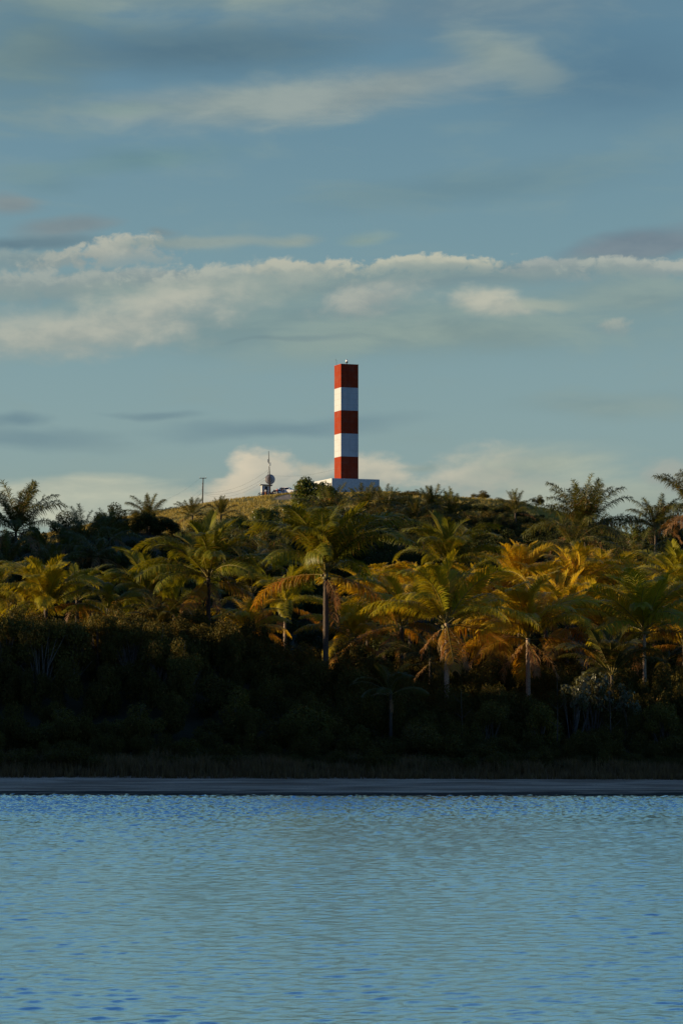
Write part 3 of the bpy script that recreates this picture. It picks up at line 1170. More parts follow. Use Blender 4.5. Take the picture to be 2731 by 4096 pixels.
def car(x, y, rz, label, hgt=1.62, L=4.3):
    root = empty('parked_car', (x, y, gz(x, y) - .02), label, 'car', 'cars parked on the hilltop', rz)
    k = hgt / 1.62
    q = L / 4.3
    low = [(-2.12, .42), (-2.15, .70), (-2.10, .98), (.72, 1.02), (1.35, .98), (1.95, .86), (2.14, .70), (2.12, .42), (1.75, .30), (-1.75, .30)]
    secs = []
    for yy, f in ((-.86, .965), (-.80, 1.0), (.80, 1.0), (.86, .965)):
        secs.append([(a * q * f, yy, (.65 + (b - .65) * (f if abs(yy) > .82 else 1)) * k) for a, b in low])
    mb = MB()
    loft(mb, secs)
    roof = [(-2.0, .98), (-1.78, 1.50), (-1.3, 1.60), (.05, 1.60), (.35, 1.52), (1.12, .99)]
    secs = []
    for yy, f in ((-.80, 0), (-.62, 1), (.62, 1), (.80, 0)):
        if f:
            secs.append([(a * q, yy, b * k) for a, b in roof])
        else:
            secs.append([(a * q, yy, (b if b < 1.1 else 1.46 if b > 1.55 else b - .06) * k) for a, b in roof])
    # slanted cabin: the side faces lean in with height
    b0 = len(mb.v)
    rows = []
    for sgn in (-1, 1):
        rows.append([(a * q, sgn * (.81 - .16 * (b - .98) / .62), b * k) for a, b in roof])
    loft(mb, rows)
    body = mb.build('body', M['carpaint'], root, bevel=.03)
    for sgn in (-1, 1):
        for pts in ([(-1.72, 1.06), (-1.60, 1.44), (-.62, 1.50), (-.62, 1.06)], [(-.54, 1.06), (-.54, 1.50), (.08, 1.50), (.30, 1.44), (.86, 1.06)]):
            mb = MB()
            o_ = [(a * q, sgn * (.818 - .16 * (b - .98) / .62), b * k) for a, b in pts]
            i_ = [(a * q, sgn * (.79 - .16 * (b - .98) / .62), b * k) for a, b in pts]
            loft(mb, [o_, i_])
            mb.build('window', M['glassdark'], root)
    for pts, nm in (([(1.06, 1.05), (.40, 1.50)], 'windscreen'), ([(-1.985, 1.06), (-1.82, 1.44)], 'rear_window')):
        mb = MB()
        (a0, b0), (a1, b1) = pts
        d = .012 if nm == 'windscreen' else -.012
        w0, w1 = .70, .60
        loft(mb, [[((a0 + d) * q, -w0, (b0 + .01) * k), ((a0 + d) * q, w0, (b0 + .01) * k), ((a1 + d) * q, w1, (b1 + .01) * k), ((a1 + d) * q, -w1, (b1 + .01) * k)],
                  [((a0 - 3 * d) * q, -w0, (b0 - .02) * k), ((a0 - 3 * d) * q, w0, (b0 - .02) * k), ((a1 - 3 * d) * q, w1, (b1 - .02) * k), ((a1 - 3 * d) * q, -w1, (b1 - .02) * k)]])
        mb.build(nm, M['glassdark'], root)
    for xx in (-1.35, 1.35):
        for sgn in (-1, 1):
            mm = Matrix.Translation((xx * q, sgn * .78, .34)) @ Matrix.Rotation(R(90), 4, 'X')
            mb = MB()
            mb.lathe([(.21, -.1), (.32, -.11), (.345, -.06), (.345, .06), (.32, .11), (.21, .1)], mm, 22)
            wh = mb.build('wheel', M['tyre'], root, smooth=True)
            mb = MB()
            mb.lathe([(.001, -.07), (.06, -.105), (.21, -.09), (.21, .09), (.06, .105), (.001, .07)], mm, 22)
            mb.build('rim', M['steel'], wh)
    for sgn in (-1, 1):
        mb = MB()
        mb.box((-2.13 * q, sgn * .68, .86 * k), (.08, .18, .22))
        mb.build('tail_light', M['redlamp'], root, bevel=.01)
        mb = MB()
        mb.box((2.0 * q, sgn * .62, .76 * k), (.22, .26, .12))
        mb.build('headlight', M['lens'], root, bevel=.02)
        mb = MB()
        mb.box((.62 * q, sgn * .93, 1.08 * k), (.12, .2, .13))
        mb.build('mirror', M['carpaint'], root, bevel=.03)
    return root


p_ = P(1152, 1978, 607)
car(p_.x, p_.y, R(-24), 'white high-roofed car with dark side windows, half behind the bush', 1.72, 4.6)
p_ = P(1107, 1976, 608)
car(p_.x, p_.y, R(118), 'white car in the sun standing end-on behind the people', 1.5, 4.1)


def motorbike(x, y, rz, label, paint):
    root = empty('motorcycle', (x, y, gz(x, y)), label, 'motorcycle', 'motorcycles on the hilltop', rz)
    for xx in (-.62, .66):
        mb = MB()
        mm = Matrix.Translation((xx, 0, .31)) @ Matrix.Rotation(R(90), 4, 'X')
        mb.torus(.26, .055, mm, 24, 8)
        for k in range(4):
            a = PI * k / 4
            mb.tube([mm @ Vector((math.cos(a) * .25, math.sin(a) * .25, 0)), mm @ Vector((-math.cos(a) * .25, -math.sin(a) * .25, 0))], .012, 4)
        mb.build('wheel', M['tyre'], root)
    mb = MB()
    mb.tube([(-.62, 0, .31), (-.1, 0, .38), (.25, 0, .40), (.42, 0, .85)], .045, 6)
    mb.tube([(.66, .07, .31), (.46, .07, .9), (.40, .05, 1.02)], .03, 6)
    mb.tube([(.66, -.07, .31), (.46, -.07, .9), (.40, -.05, 1.02)], .03, 6)
    mb.tube([(.36, -.34, 1.06), (.42, -.1, 1.0), (.42, .1, 1.0), (.36, .34, 1.06)], .02, 6)
    mb.box((.02, 0, .42), (.38, .26, .28))
    mb.build('frame', M['dark'], root, bevel=.02)
    mb = MB()
    mb.lathe([(.001, -.27), (.11, -.2), (.16, 0), (.12, .2), (.001, .26)], Matrix.Translation((.14, 0, .76)) @ Matrix.Rotation(R(84), 4, 'Y'), 12)
    mb.box((-.62, 0, .66), (.46, .14, .06))
    mb.build('tank', paint, root, smooth=False)
    mb = MB()
    mb.box((-.36, 0, .76), (.66, .24, .10))
    mb.build('seat', M['tyre'], root, bevel=.03)
    return root


p_ = P(1047, 1972, 604)
motorbike(p_.x, p_.y, R(12), 'red motorcycle parked in front of the small hut', M['redpaint'])
p_ = P(1103, 1974, 604.5)
motorbike(p_.x, p_.y, R(168), 'dark motorcycle parked in front of the sunlit white car', M['dark'])

# ------------------------------------------------------------------ people


def person(X, Y, D, rz, label, mats, sit=False, arm=0.0, hgt=1.7, turn=0.0):
    """mats: skin, hair, top, bottom, shoe"""
    p0 = P(X, Y, D)
    z0 = gz(p0.x, p0.y)
    V, E_, Rd = [], [], []

    def v(x, y, z, r, par=None, r2=None):
        V.append((x, y, z))
        Rd.append((r, r2 or r))
        if par is not None:
            E_.append((par, len(V) - 1))
        return len(V) - 1
    ph_ = .46 if sit else .93
    pel = v(0, 0, ph_, .135, None, .11)
    wa = v(0, .0, ph_ + .17, .125, pel, .10)
    ch = v(0, .01 if not sit else -.06, ph_ + .36, .150, wa, .11)
    up_ = v(0, .0 if not sit else -.09, ph_ + .47, .10, ch, .08)
    hy = .0 if not sit else -.12
    nk = v(0, hy, ph_ + .55, .052, up_)
    hb = v(0, hy - .015, ph_ + .63, .070, nk)
    v(0, hy - .005, ph_ + .74, .085, hb, .095)
    v(0, hy - .105, ph_ + .655, .014, hb)
    for s in (-1, 1):
        so = v(s * .17, hy * .8, ph_ + .465, .06, up_)
        el = v(s * (.235 + .05 * arm), hy * .6 - .18 * arm, ph_ + .20 + .05 * arm, .043, so)
        wr = v(s * (.25 - .05 * arm), hy * .6 - .08 - .30 * arm, ph_ - .04 + .30 * arm, .03, el)
        pm = v(s * (.25 - .05 * arm), hy * .6 - .10 - .33 * arm, ph_ - .11 + .27 * arm, .032, wr, .018)
        bx0, by0, bz0 = V[pm]
        for j, (dxf, ln_) in enumerate(((-.030, .070), (-.010, .082), (.010, .078), (.030, .062))):
            k1 = v(bx0 + dxf * .5, by0 + dxf, bz0 - ln_ * .55, .0085, pm)
            v(bx0 + dxf * .4, by0 + dxf - .012, bz0 - ln_, .007, k1)
        v(bx0 - s * .012, by0 - .05, bz0 - .005, .009, pm)
        hp = v(s * .095, 0, ph_ - .04, .095, pel)
        if sit:
            kn = v(s * .13, -.42, .50, .065, hp)
            an = v(s * .13, -.44, .09, .042, kn)
        else:
            kn = v(s * .105, -.015, .50, .066, hp)
            an = v(s * .11, .02, .085, .042, kn)
        v(s * .12, V[an][1] - .15, .04, .036, an)
    me = bpy.data.meshes.new('person')
    me.from_pydata(V, E_, [])
    o = bpy.data.objects.new('person', me)
    COL.objects.link(o)
    sk = o.modifiers.new('skin', 'SKIN')
    sk.use_smooth_shade = True
    for i, (a, b) in enumerate(Rd):
        me.skin_vertices[0].data[i].radius = (a, b)
    me.skin_vertices[0].data[0].use_root = True
    ss = o.modifiers.new('smooth', 'SUBSURF')
    ss.levels = ss.render_levels = 1
    dg = bpy.context.evaluated_depsgraph_get()
    dg.update()
    m2 = bpy.data.meshes.new_from_object(o.evaluated_get(dg))
    o.modifiers.clear()
    o.data = m2
    for mt in mats:
        m2.materials.append(mt)
    mi = []
    for f in m2.polygons:
        c = f.center
        if c.z > ph_ + .555:
            idx = 1 if (c.z > ph_ + .72 or c.y > hy + .03) else 0
        elif abs(c.x) > .195 and c.z < ph_ + .30 and c.z > ph_ - .3:
            idx = 0
        elif c.z > ph_ + .07 and not (sit and c.y < -.25):
            idx = 2
        elif c.z < .075:
            idx = 4
        else:
            idx = 3
        mi.append(idx)
    m2.polygons.foreach_set('material_index', mi)
    m2.polygons.foreach_set('use_smooth', [True] * len(mi))
    k = hgt / 1.7
    o.location = (p0.x, p0.y, z0)
    o.rotation_euler = (0, 0, rz)
    o.scale = (k, k, k)
    tag(o, label, 'person', 'people gathered on the hilltop')
    return o


sk_, hr = M['skin'], M['hair']
person(1062.5, 1971, 602.5, R(-20), 'person standing in white top and orange shorts before the hut door', [sk_, hr, M['cloth_white'], M['cloth_orange'], M['hair']], arm=.3)
person(1057.5, 1969, 604, R(160), 'person in dark clothes standing in the shade of the hut wall', [sk_, hr, M['cloth_dark'], M['cloth_dark'], hr])
person(1075, 1972, 603, R(40), 'person in dark blue clothes sitting close by the mast foot', [sk_, hr, M['cloth_blue'], M['cloth_dark'], hr], sit=True, arm=.6)
person(1109, 1972, 603.4, R(-60), 'person in red shirt leaning by the dark motorcycle', [sk_, hr, M['cloth_red'], M['cloth_dark'], hr], arm=.7, hgt=1.6)
person(1126.5, 1966, 604, R(170), 'person in black shirt standing between the two white cars', [sk_, hr, M['cloth_dark'], M['cloth_dark'], hr], arm=.4)
person(1134.5, 1966, 604.2, R(-150), 'person in pale grey shirt standing against the high-roofed white car', [sk_, hr, M['cloth_grey'], M['cloth_blue'], hr], arm=.5)
person(1093, 1974, 603, R(15), 'person in black clothes sitting beside the sunlit white car', [sk_, hr, M['cloth_dark'], M['cloth_dark'], hr], sit=True, arm=.5)

# ------------------------------------------------------------------ coconut palms
GP = 'coconut palms behind the lagoon beach'
CP = [
    # X, Y, D, frond px, label, fronds per class, extras
    (1303, 2290, 200, 300, 'largest coconut palm, full crown straight below the lighthouse, thick dark trunk', (5, 8, 9, 6), dict(dead=3, nuts=7, r=.22)),
    (1785, 2490, 195, 275, 'front coconut palm with bare pale trunk rising from the shaded bank', (5, 7, 8, 5), dict(dead=4, nuts=5, bark='bark_pale')),
    (835, 2310, 212, 245, 'tall coconut palm with dark trunk and domed crown below the utility pole', (5, 8, 8, 5), dict(dead=3, nuts=6)),
    (185, 2430, 212, 215, 'bright yellow-green coconut palm standing above the sunlit bushes', (6, 7, 7, 3), dict(dead=1)),
    (1140, 2420, 238, 165, 'slim coconut palm with a thin sunlit trunk', (3, 5, 6, 5), dict(dead=4, r=.15, bark='bark_pale')),
    (990, 2520, 228, 150, 'low brownish palm with bare yellow stalks beside the slim palm', (0, 4, 7, 6), dict(dead=3, r=.13)),
    (1790, 2255, 236, 205, 'coconut palm rising behind the front palm with upright dark fronds', (5, 7, 6, 3), dict(dead=3)),
    (1605, 2500, 216, 250, 'wide windswept coconut palm with hanging orange lower fronds', (4, 7, 8, 6), dict(dead=4)),
    (2075, 2335, 246, 185, 'golden coconut palm highest in the bright palm clump', (5, 6, 7, 4), dict(dead=2)),
    (2285, 2365, 242, 190, 'golden coconut palm with upright spear fronds in the bright clump', (6, 6, 6, 4), dict(dead=2)),
    (2390, 2360, 250, 165, 'golden coconut palm at the dark gap edge of the bright clump', (5, 6, 6, 3), dict(dead=1)),
    (2110, 2550, 200, 250, 'coconut palm with shaggy dead fronds hanging round its short lit trunk', (5, 7, 8, 6), dict(dead=7, bark='bark_pale')),
    (2265, 2500, 222, 230, 'coconut palm with long erect fronds in the middle of the bright clump', (6, 7, 7, 4), dict(dead=2)),
    (2575, 2520, 203, 255, 'fresh green coconut palm with a thin bare sunlit trunk', (6, 8, 8, 4), dict(dead=2, nuts=5, r=.15, bark='bark_pale')),
    (2735, 2400, 214, 220, 'coconut palm cut by the picture edge with long pale upright fronds', (6, 7, 6, 3), dict(dead=1)),
    (2735, 2580, 208, 185, 'orange-tinted coconut palm at the picture edge beneath the pale-fronded one', (2, 5, 7, 5), dict(dead=3)),
    (2445, 2700, 190, 185, 'young palm in shade with steep bare stalks above pale shrubs', (4, 6, 4, 1), dict(dead=0, r=.13)),
    (1562, 2775, 180, 125, 'small dark palm on a thin trunk low in the shade', (2, 5, 5, 2), dict(dead=1, r=.11)),
    (-35, 2410, 222, 215, 'sunlit coconut palm cut by the picture edge beside the yellow-green palm', (5, 7, 7, 4), dict(dead=2)),
    (590, 2380, 225, 185, 'half-hidden coconut palm squeezed between the bushes and the domed palm', (4, 6, 7, 4), dict(dead=2)),
    (430, 2460, 214, 170, 'low dull coconut palm spreading over the sunlit bushes', (1, 3, 6, 4), dict(dead=1)),
    (1420, 2560, 226, 195, 'low coconut palm with orange drooping fronds behind the windswept palm', (2, 6, 8, 6), dict(dead=4)),
    (1990, 2540, 228, 200, 'coconut palm with rusty hanging fronds between the front palm and shaggy palm', (3, 6, 8, 7), dict(dead=4)),
    (2430, 2520, 226, 190, 'rust-coloured coconut palm filling the gap beside the fresh green palm', (3, 6, 7, 6), dict(dead=3)),
    (1720, 2640, 210, 150, 'dull low palm drooping in the shade behind the front trunk', (0, 3, 6, 5), dict(dead=2, r=.13)),
    (2655, 2640, 218, 150, 'low dim palm between the thin bare trunk and the picture edge', (1, 4, 6, 4), dict(dead=2, r=.13)),
    (640, 2520, 205, 140, 'low shaded palm tucked under the domed palm', (1, 4, 5, 3), dict(dead=2, r=.13)),
    (2180, 2420, 238, 180, 'golden coconut palm packed between the two highest of the bright clump', (5, 6, 7, 4), dict(dead=2)),
    (1010, 2370, 262, 190, 'dim coconut palm with arching fronds seen between the domed palm and the largest palm', (4, 6, 6, 3), dict(dead=2)),
    (1470, 2430, 246, 180, 'coconut palm packed between the largest palm and the splayed yellow one', (4, 6, 6, 3), dict(dead=2)),
    (1915, 2440, 250, 175, 'yellow coconut palm just behind the front palm crown, beside the bright clump', (4, 6, 6, 3), dict(dead=2)),
    (2500, 2410, 246, 175, 'yellow coconut palm rising behind the fresh green palm', (4, 6, 6, 3), dict(dead=2)),
    (2650, 2480, 232, 190, 'orange-yellow coconut palm between the fresh green palm and the picture edge', (4, 6, 6, 3), dict(dead=2)),
    (700, 2440, 232, 175, 'coconut palm with spread fronds crossing behind the domed palm trunk', (4, 6, 6, 3), dict(dead=2)),
    (60, 2480, 225, 170, 'low golden palm half sunk in bushes at the picture edge', (4, 6, 6, 3), dict(dead=2)),
    (310, 2400, 240, 150, 'small coconut palm leaning out behind the yellow-green palm', (4, 6, 6, 3), dict(dead=2)),
    (1640, 2400, 240, 170, 'coconut palm with splayed yellow fronds above the windswept palm', (4, 6, 6, 3), dict(dead=2)),
]
for X, Y, D, fp, lab, nf, kw in CP:
    nf = (nf[0] + 1, int(nf[1] * 1.5), int(nf[2] * 1.25), int(nf[3] * .45 + .5))
    kw['dead'] = (kw.get('dead', 2) + 1) // 2
    fp *= 1.1
    rv = random.Random(X * 3 + Y)
    nf = tuple(max(0, int(q * rv.uniform(.65, 1.25) + .5)) for q in nf)
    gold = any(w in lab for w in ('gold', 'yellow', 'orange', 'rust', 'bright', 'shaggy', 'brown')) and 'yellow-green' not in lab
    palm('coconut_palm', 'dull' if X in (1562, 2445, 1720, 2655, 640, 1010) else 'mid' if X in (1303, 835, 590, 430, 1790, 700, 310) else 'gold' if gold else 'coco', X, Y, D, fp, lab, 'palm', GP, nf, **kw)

GF = 'feathery palms along the hill thicket'
FP = [
    (65, 2125, 330, 175, 'tall ragged feather palm standing against the white cloud', (6, 6, 5, 5)),
    (330, 2165, 345, 120, 'feather palm topping the dark mound beside the cloud', (3, 6, 6, 2)),
    (440, 2150, 350, 110, 'feather palm with short stiff fronds on the dark mound', (4, 5, 5, 2)),
    (395, 2225, 320, 140, 'feather palm with drooping golden fronds low on the dark mound', (0, 4, 8, 4)),
    (600, 2075, 400, 95, 'pale-tipped feather palm where the grass slope begins', (3, 5, 5, 2)),
    (770, 2065, 440, 68, 'young feather palm in front of the utility pole', (4, 5, 3, 1)),
    (885, 2062, 440, 66, 'upright young feather palm on the grass slope edge', (6, 3, 2, 0)),
    (880, 2215, 300, 120, 'feather palm with spiky upright fronds behind the domed palm', (4, 6, 5, 2)),
    (1060, 2215, 310, 150, 'feather palm with rusty arching fronds between the two tallest coconut palms', (3, 6, 6, 4)),
    (1330, 2075, 440, 130, 'feather palm in front of the plinth corner', (5, 6, 5, 2)),
    (1455, 2060, 450, 110, 'stiff upright feather palm in front of the plinth face', (6, 4, 3, 1)),
    (1545, 2045, 455, 100, 'dark feather palm whose fronds reach past the plinth end', (4, 5, 3, 1)),
    (1660, 2080, 440, 95, 'feather palm hidden in scrub beyond the plinth', (3, 5, 4, 2)),
    (1730, 2040, 450, 85, 'upright feather palm on the ridge beyond the plinth', (6, 4, 3, 1)),
    (1805, 2070, 440, 100, 'bushy feather palm in the ridge scrub', (4, 5, 4, 1)),
    (2060, 2050, 480, 80, 'short feather palm low on the grassy ridge near the lone trees', (4, 5, 3, 1)),
    (2340, 2125, 330, 190, 'wide dark feather palm standing clear against the sky', (6, 9, 9, 3)),
    (2290, 2190, 320, 130, 'feather palm half hidden under the wide dark one', (2, 6, 6, 2)),
    (2620, 2110, 335, 115, 'dark feather palm with arched top beside the picture edge', (3, 7, 7, 2)),
    (2775, 2050, 320, 175, 'tall feather palm at the picture edge with brown hanging fronds', (5, 6, 6, 8)),
    (2545, 2280, 285, 150, 'dim feather palm standing in the dark gap above the fresh green palm', (3, 6, 6, 2)),
    (30, 2260, 290, 130, 'dim feather palm below the tall ragged one', (2, 5, 6, 2)),
    (200, 2280, 290, 110, 'small dim feather palm just above the yellow-green palm', (3, 5, 5, 2)),
]
for X, Y, D, fp, lab, nf in FP:
    nf = tuple(int(q * 1.5 + .5) for q in nf[:3]) + nf[3:]
    palm('feather_palm', 'feather', X, Y, D, fp * 1.2, lab, 'palm', GF, nf, dead=0, r=.2)

# ------------------------------------------------------------------ shrubs one can tell apart
GS = 'shrubs on the hillside'
SB = [
    ('seagrape', 1240, 1900, 525, 195, 'big leafy bush standing in front of the plinth corner'),
    ('seagrape', 1185, 1985, 505, 110, 'leafy bush at the foot of the big plinth bush, nearer the cars'),
    ('seagrape', 1312, 1938, 512, 115, 'leafy bush between the big plinth bush and the palms'),
    ('seagrape', 960, 2055, 440, 140, 'sunlit leafy bush below the grass slope, under the hut'),
    ('seagrape', 1065, 2020, 455, 140, 'sunlit leafy bush just below the parked cars'),
    ('seagrape', 880, 2085, 430, 130, 'leafy bush behind the upright young feather palm'),
    ('seagrape', 1130, 2065, 440, 150, 'broad leafy bush beneath the big plinth bush'),
    ('shrub', 800, 2085, 430, 140, 'dark bush under the young feather palm near the pole'),
    ('shrub', 1010, 2110, 415, 170, 'dull bush hanging below the sunlit leafy bushes'),
    ('shrub', 700, 2090, 425, 130, 'dark bush where grass slope meets the thicket below the pole'),
    ('shrub', 575, 2020, 405, 120, 'bush crowning the dark mound at the start of the grass slope'),
    ('shrub', 630, 2065, 410, 120, 'dark bush joining the mound to the grass slope'),
    ('shrub', 505, 2065, 395, 120, 'rounded bush on the dark mound beside its crowning bush'),
    ('shrub', 440, 2100, 390, 130, 'dark bush on the crest of the mound between feather palms'),
    ('seagrape', 262, 2105, 370, 80, 'round-leaved black bush silhouetted at the mound edge'),
    ('seagrape', 150, 2095, 345, 90, 'round-leaved black bush silhouetted under the tall ragged palm'),
    ('shrub', 200, 2160, 350, 120, 'dark bush filling the dip between ragged palm and mound'),
    ('dryshrub', 1390, 2040, 470, 120, 'dry brown shrub at the base of the plinth face'),
    ('dryshrub', 1510, 2010, 480, 120, 'dry brown shrub against the plinth end'),
    ('shrub', 1585, 2015, 480, 120, 'scrubby bush just past the plinth end'),
    ('dryshrub', 1638, 1962, 585, 110, 'low mounded dry bush on the skyline beside the plinth'),
    ('shrub', 1710, 2020, 470, 130, 'green scrub bush below the mounded skyline bush'),
    ('shrub', 1775, 2060, 460, 130, 'scrub bush under the upright ridge palm'),
    ('dryshrub', 1860, 2045, 480, 130, 'brown shrub low on the ridge below the lone flat tree'),
    ('dryshrub', 1950, 2040, 485, 140, 'sunlit orange-brown shrub beneath the lone flat tree'),
    ('dryshrub', 2040, 2065, 480, 130, 'sunlit orange-brown shrub between the two lone trees'),
    ('shrub', 2130, 2090, 460, 150, 'bush below the small skyline tree'),
    ('shrub', 2215, 2090, 440, 130, 'bush where the ridge drops behind the wide dark palm'),
    ('shrub', 2010, 2000, 592, 60, 'tiny bush on the skyline between the two lone trees'),
    ('shrub', 1885, 1992, 592, 34, 'tiny bush on the skyline before the lone flat tree'),
    ('shrub', 2085, 2018, 592, 50, 'tiny low bush on the skyline beside the small tree'),
    ('shrub', 2440, 2140, 400, 150, 'dark bush on the skyline past the wide dark palm'),
    ('shrub', 2530, 2155, 390, 130, 'dark bush on the skyline with a bare twig beside it'),
    ('shrub', 2650, 2150, 380, 140, 'dark bush beneath the arched feather palm'),
    ('shrub', 2250, 2130, 420, 120, 'dark bush low behind the wide dark palm'),
    ('shrub', 2710, 2180, 370, 120, 'dark bush below the brown hanging fronds at the picture edge'),
]
for kind, X, Y, D, w, lab in SB:
    shrub(kind, X, Y, D, w, lab, group=GS)

# two lone trees on the ridge


def lone_tree(X, Ytop, D, wpx, label, crownfrac=.6):
    rg = random.Random(int(X))
    top = P(X, Ytop, D)
    g = gz(top.x, top.y)
    h = max(top.z - g, 2.0)
    w = wpx / F * D
    root = empty('ridge_tree', (top.x, top.y, g - .1), label, 'tree', 'lone trees on the ridge')
    mb = MB()
    zt = h * .62
    mb.tube([(0, 0, -.2), (.08, 0, h * .2), (-.05, 0, h * .42)], [.13, .10, .08], 7)
    for k in range(6):
        a = 6.28 * k / 6 + rg.uniform(-.3, .3)
        mb.tube([(-.05, 0, h * .40), (math.cos(a) * w * .16, math.sin(a) * w * .16, h * .58), (math.cos(a) * w * .36, math.sin(a) * w * .36, h * rg.uniform(.68, .9))], [.06, .045, .015], 5)
    mb.build('trunk', M['twig'], root)
    fo, st, zm, rm = SH['shrub'][rg.randrange(4)]
    sx = w / (2 * rm)
    obj('crown', fo, root, loc=(0, 0, h * (1 - crownfrac)), scale=(sx, sx, 1.08 * h * crownfrac / zm))


lone_tree(1922, 1962, 603, 88, 'lone spreading flat-topped tree on the ridge skyline', 1.0)
lone_tree(2152, 1980, 604, 60, 'smaller lone tree on the ridge skyline, standing farther from the lighthouse', .78)

# bare grey saplings in the shade
for X, Y0, Y1, D, lab in (
        (2225, 2835, 2690, 178, 'bare forked sapling below the shaggy palm'),
        (2440, 2870, 2700, 176, 'bare sapling with curved twigs under the young steep-stalked palm'),
        (1850, 2880, 2750, 178, 'thin bare sapling just past the front palm trunk')):
    p0 = P(X, Y0, D)
    h = P(X, Y1, D).z - gz(p0.x, p0.y)
    rg = random.Random(X)
    t_ = empty('bare_sapling', (p0.x, p0.y, gz(p0.x, p0.y)), lab, 'sapling', 'bare saplings on the shaded bank')
    mb = MB()
    pts = [(.12 * math.sin(2.2 * i / 5 + X) * i / 5, 0, h * i / 5 - .1) for i in range(6)]
    mb.tube(pts, [.05, .045, .04, .03, .022, .012], 6)
    mb.build('trunk', M['bark'], t_, smooth=True)
    for i in range(5):
        q = pts[2 + i % 3]
        s_ = rg.choice((-1, 1))
        ln_ = rg.uniform(.5, 1.1)
        mb = MB()
        mb.tube([q, (q[0] + s_ * ln_ * .5, rg.uniform(-.3, .3), q[2] + ln_ * .45), (q[0] + s_ * ln_ * .8, rg.uniform(-.3, .3), q[2] + ln_ * rg.uniform(.5, 1))], [.025, .018, .007], 5)
        mb.build('branch', M['bark'], t_, smooth=True)

# tall sunlit bushes in front of the first palms
GB = 'sunlit bushes above the shaded bank'
for X, Y, D, w, lab in (
        (25, 2440, 192, 210, 'tall bush with orange-lit leaves at the picture edge under the sunlit palm'),
        (165, 2455, 190, 210, 'tall sunlit bush directly below the yellow-green palm'),
        (300, 2465, 192, 200, 'tall sunlit bush beside the foot of the yellow-green palm'),
        (410, 2430, 194, 210, 'tallest sunlit bush under the low dull palm'),
        (530, 2455, 192, 200, 'sunlit bush between the tallest one and the domed palm'),
        (650, 2465, 190, 190, 'sunlit bush nearest the domed palm trunk'),
        (735, 2540, 188, 160, 'darker bush touching the domed palm trunk')):
    shrub('shrub', X, Y, D, w, lab, group=GB, depth=1.0)

GT = 'shrubs in the shade of the bank'
for kind, X, Y, D, w, lab in (
        ('shrub', 960, 2735, 182, 210, 'domed shrub in shade below the low brownish palm'),
        ('shrub', 1240, 2810, 178, 270, 'broad yellowish shrub in shade beneath the largest palm'),
        ('shrub', 930, 2610, 205, 130, 'greenish shrub catching light under the yellow-stalked palm'),
        ('shrub', 1240, 2640, 205, 150, 'shrub at the foot of the largest palm trunk'),
        ('shrub', 1520, 2610, 208, 150, 'shrub lit on top below the low orange palm'),
        ('shrub', 560, 2800, 180, 250, 'wide shrub in shade below the sunlit bushes'),
        ('shrub', 230, 2820, 178, 240, 'wide dark shrub far below the yellow-green palm'),
        ('paleleaf', 2370, 2680, 186, 190, 'open shrub with pale leaves below the rust-coloured palm'),
        ('paleleaf', 2290, 2730, 183, 130, 'small pale-leaved shrub beside the open pale shrub'),
        ('paleleaf', 2500, 2720, 186, 120, 'thin pale-leaved shrub under the thin bare sunlit trunk'),
        ('shrub', 2160, 2800, 180, 200, 'low shaded shrub below the shaggy palm'),
        ('dryshrub', 1690, 2880, 174, 200, 'dry brownish shrub beside the front palm trunk'),
        ('shrub', 2650, 2800, 180, 180, 'dark shrub low in the shade near the picture edge'),
        ('shrub', 1960, 2790, 180, 170, 'shaded shrub between the front palm and the shaggy palm')):
    shrub(kind, X, Y, D, w, lab, group=GT)

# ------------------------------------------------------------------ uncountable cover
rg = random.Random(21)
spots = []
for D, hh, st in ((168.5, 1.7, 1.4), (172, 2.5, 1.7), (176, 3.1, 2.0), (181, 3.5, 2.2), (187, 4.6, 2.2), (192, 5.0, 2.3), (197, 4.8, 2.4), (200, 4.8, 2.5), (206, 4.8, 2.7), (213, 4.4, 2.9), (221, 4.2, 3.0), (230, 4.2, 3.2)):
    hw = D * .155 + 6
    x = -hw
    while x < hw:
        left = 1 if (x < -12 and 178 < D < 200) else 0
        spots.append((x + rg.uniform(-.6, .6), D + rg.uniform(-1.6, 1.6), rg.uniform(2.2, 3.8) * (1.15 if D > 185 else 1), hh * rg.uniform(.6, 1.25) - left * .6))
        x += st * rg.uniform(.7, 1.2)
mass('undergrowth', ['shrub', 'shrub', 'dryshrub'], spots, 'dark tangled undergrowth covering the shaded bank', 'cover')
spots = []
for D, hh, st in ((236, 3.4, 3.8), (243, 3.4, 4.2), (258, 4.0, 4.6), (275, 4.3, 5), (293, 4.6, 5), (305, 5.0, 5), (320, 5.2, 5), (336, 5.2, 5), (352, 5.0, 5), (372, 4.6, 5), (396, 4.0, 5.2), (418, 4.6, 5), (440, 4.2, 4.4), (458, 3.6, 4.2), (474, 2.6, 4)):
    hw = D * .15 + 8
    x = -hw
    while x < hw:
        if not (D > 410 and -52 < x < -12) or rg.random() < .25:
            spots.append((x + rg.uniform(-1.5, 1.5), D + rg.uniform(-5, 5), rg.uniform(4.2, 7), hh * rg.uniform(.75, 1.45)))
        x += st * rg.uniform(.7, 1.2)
for i in range(110):  # unseen scrub added on the headland to roughen its shadow edge
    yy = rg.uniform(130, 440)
    spots.append((-150 + rg.gauss(0, 14), yy, rg.uniform(4, 8), rg.uniform(1.2, 3.2)))
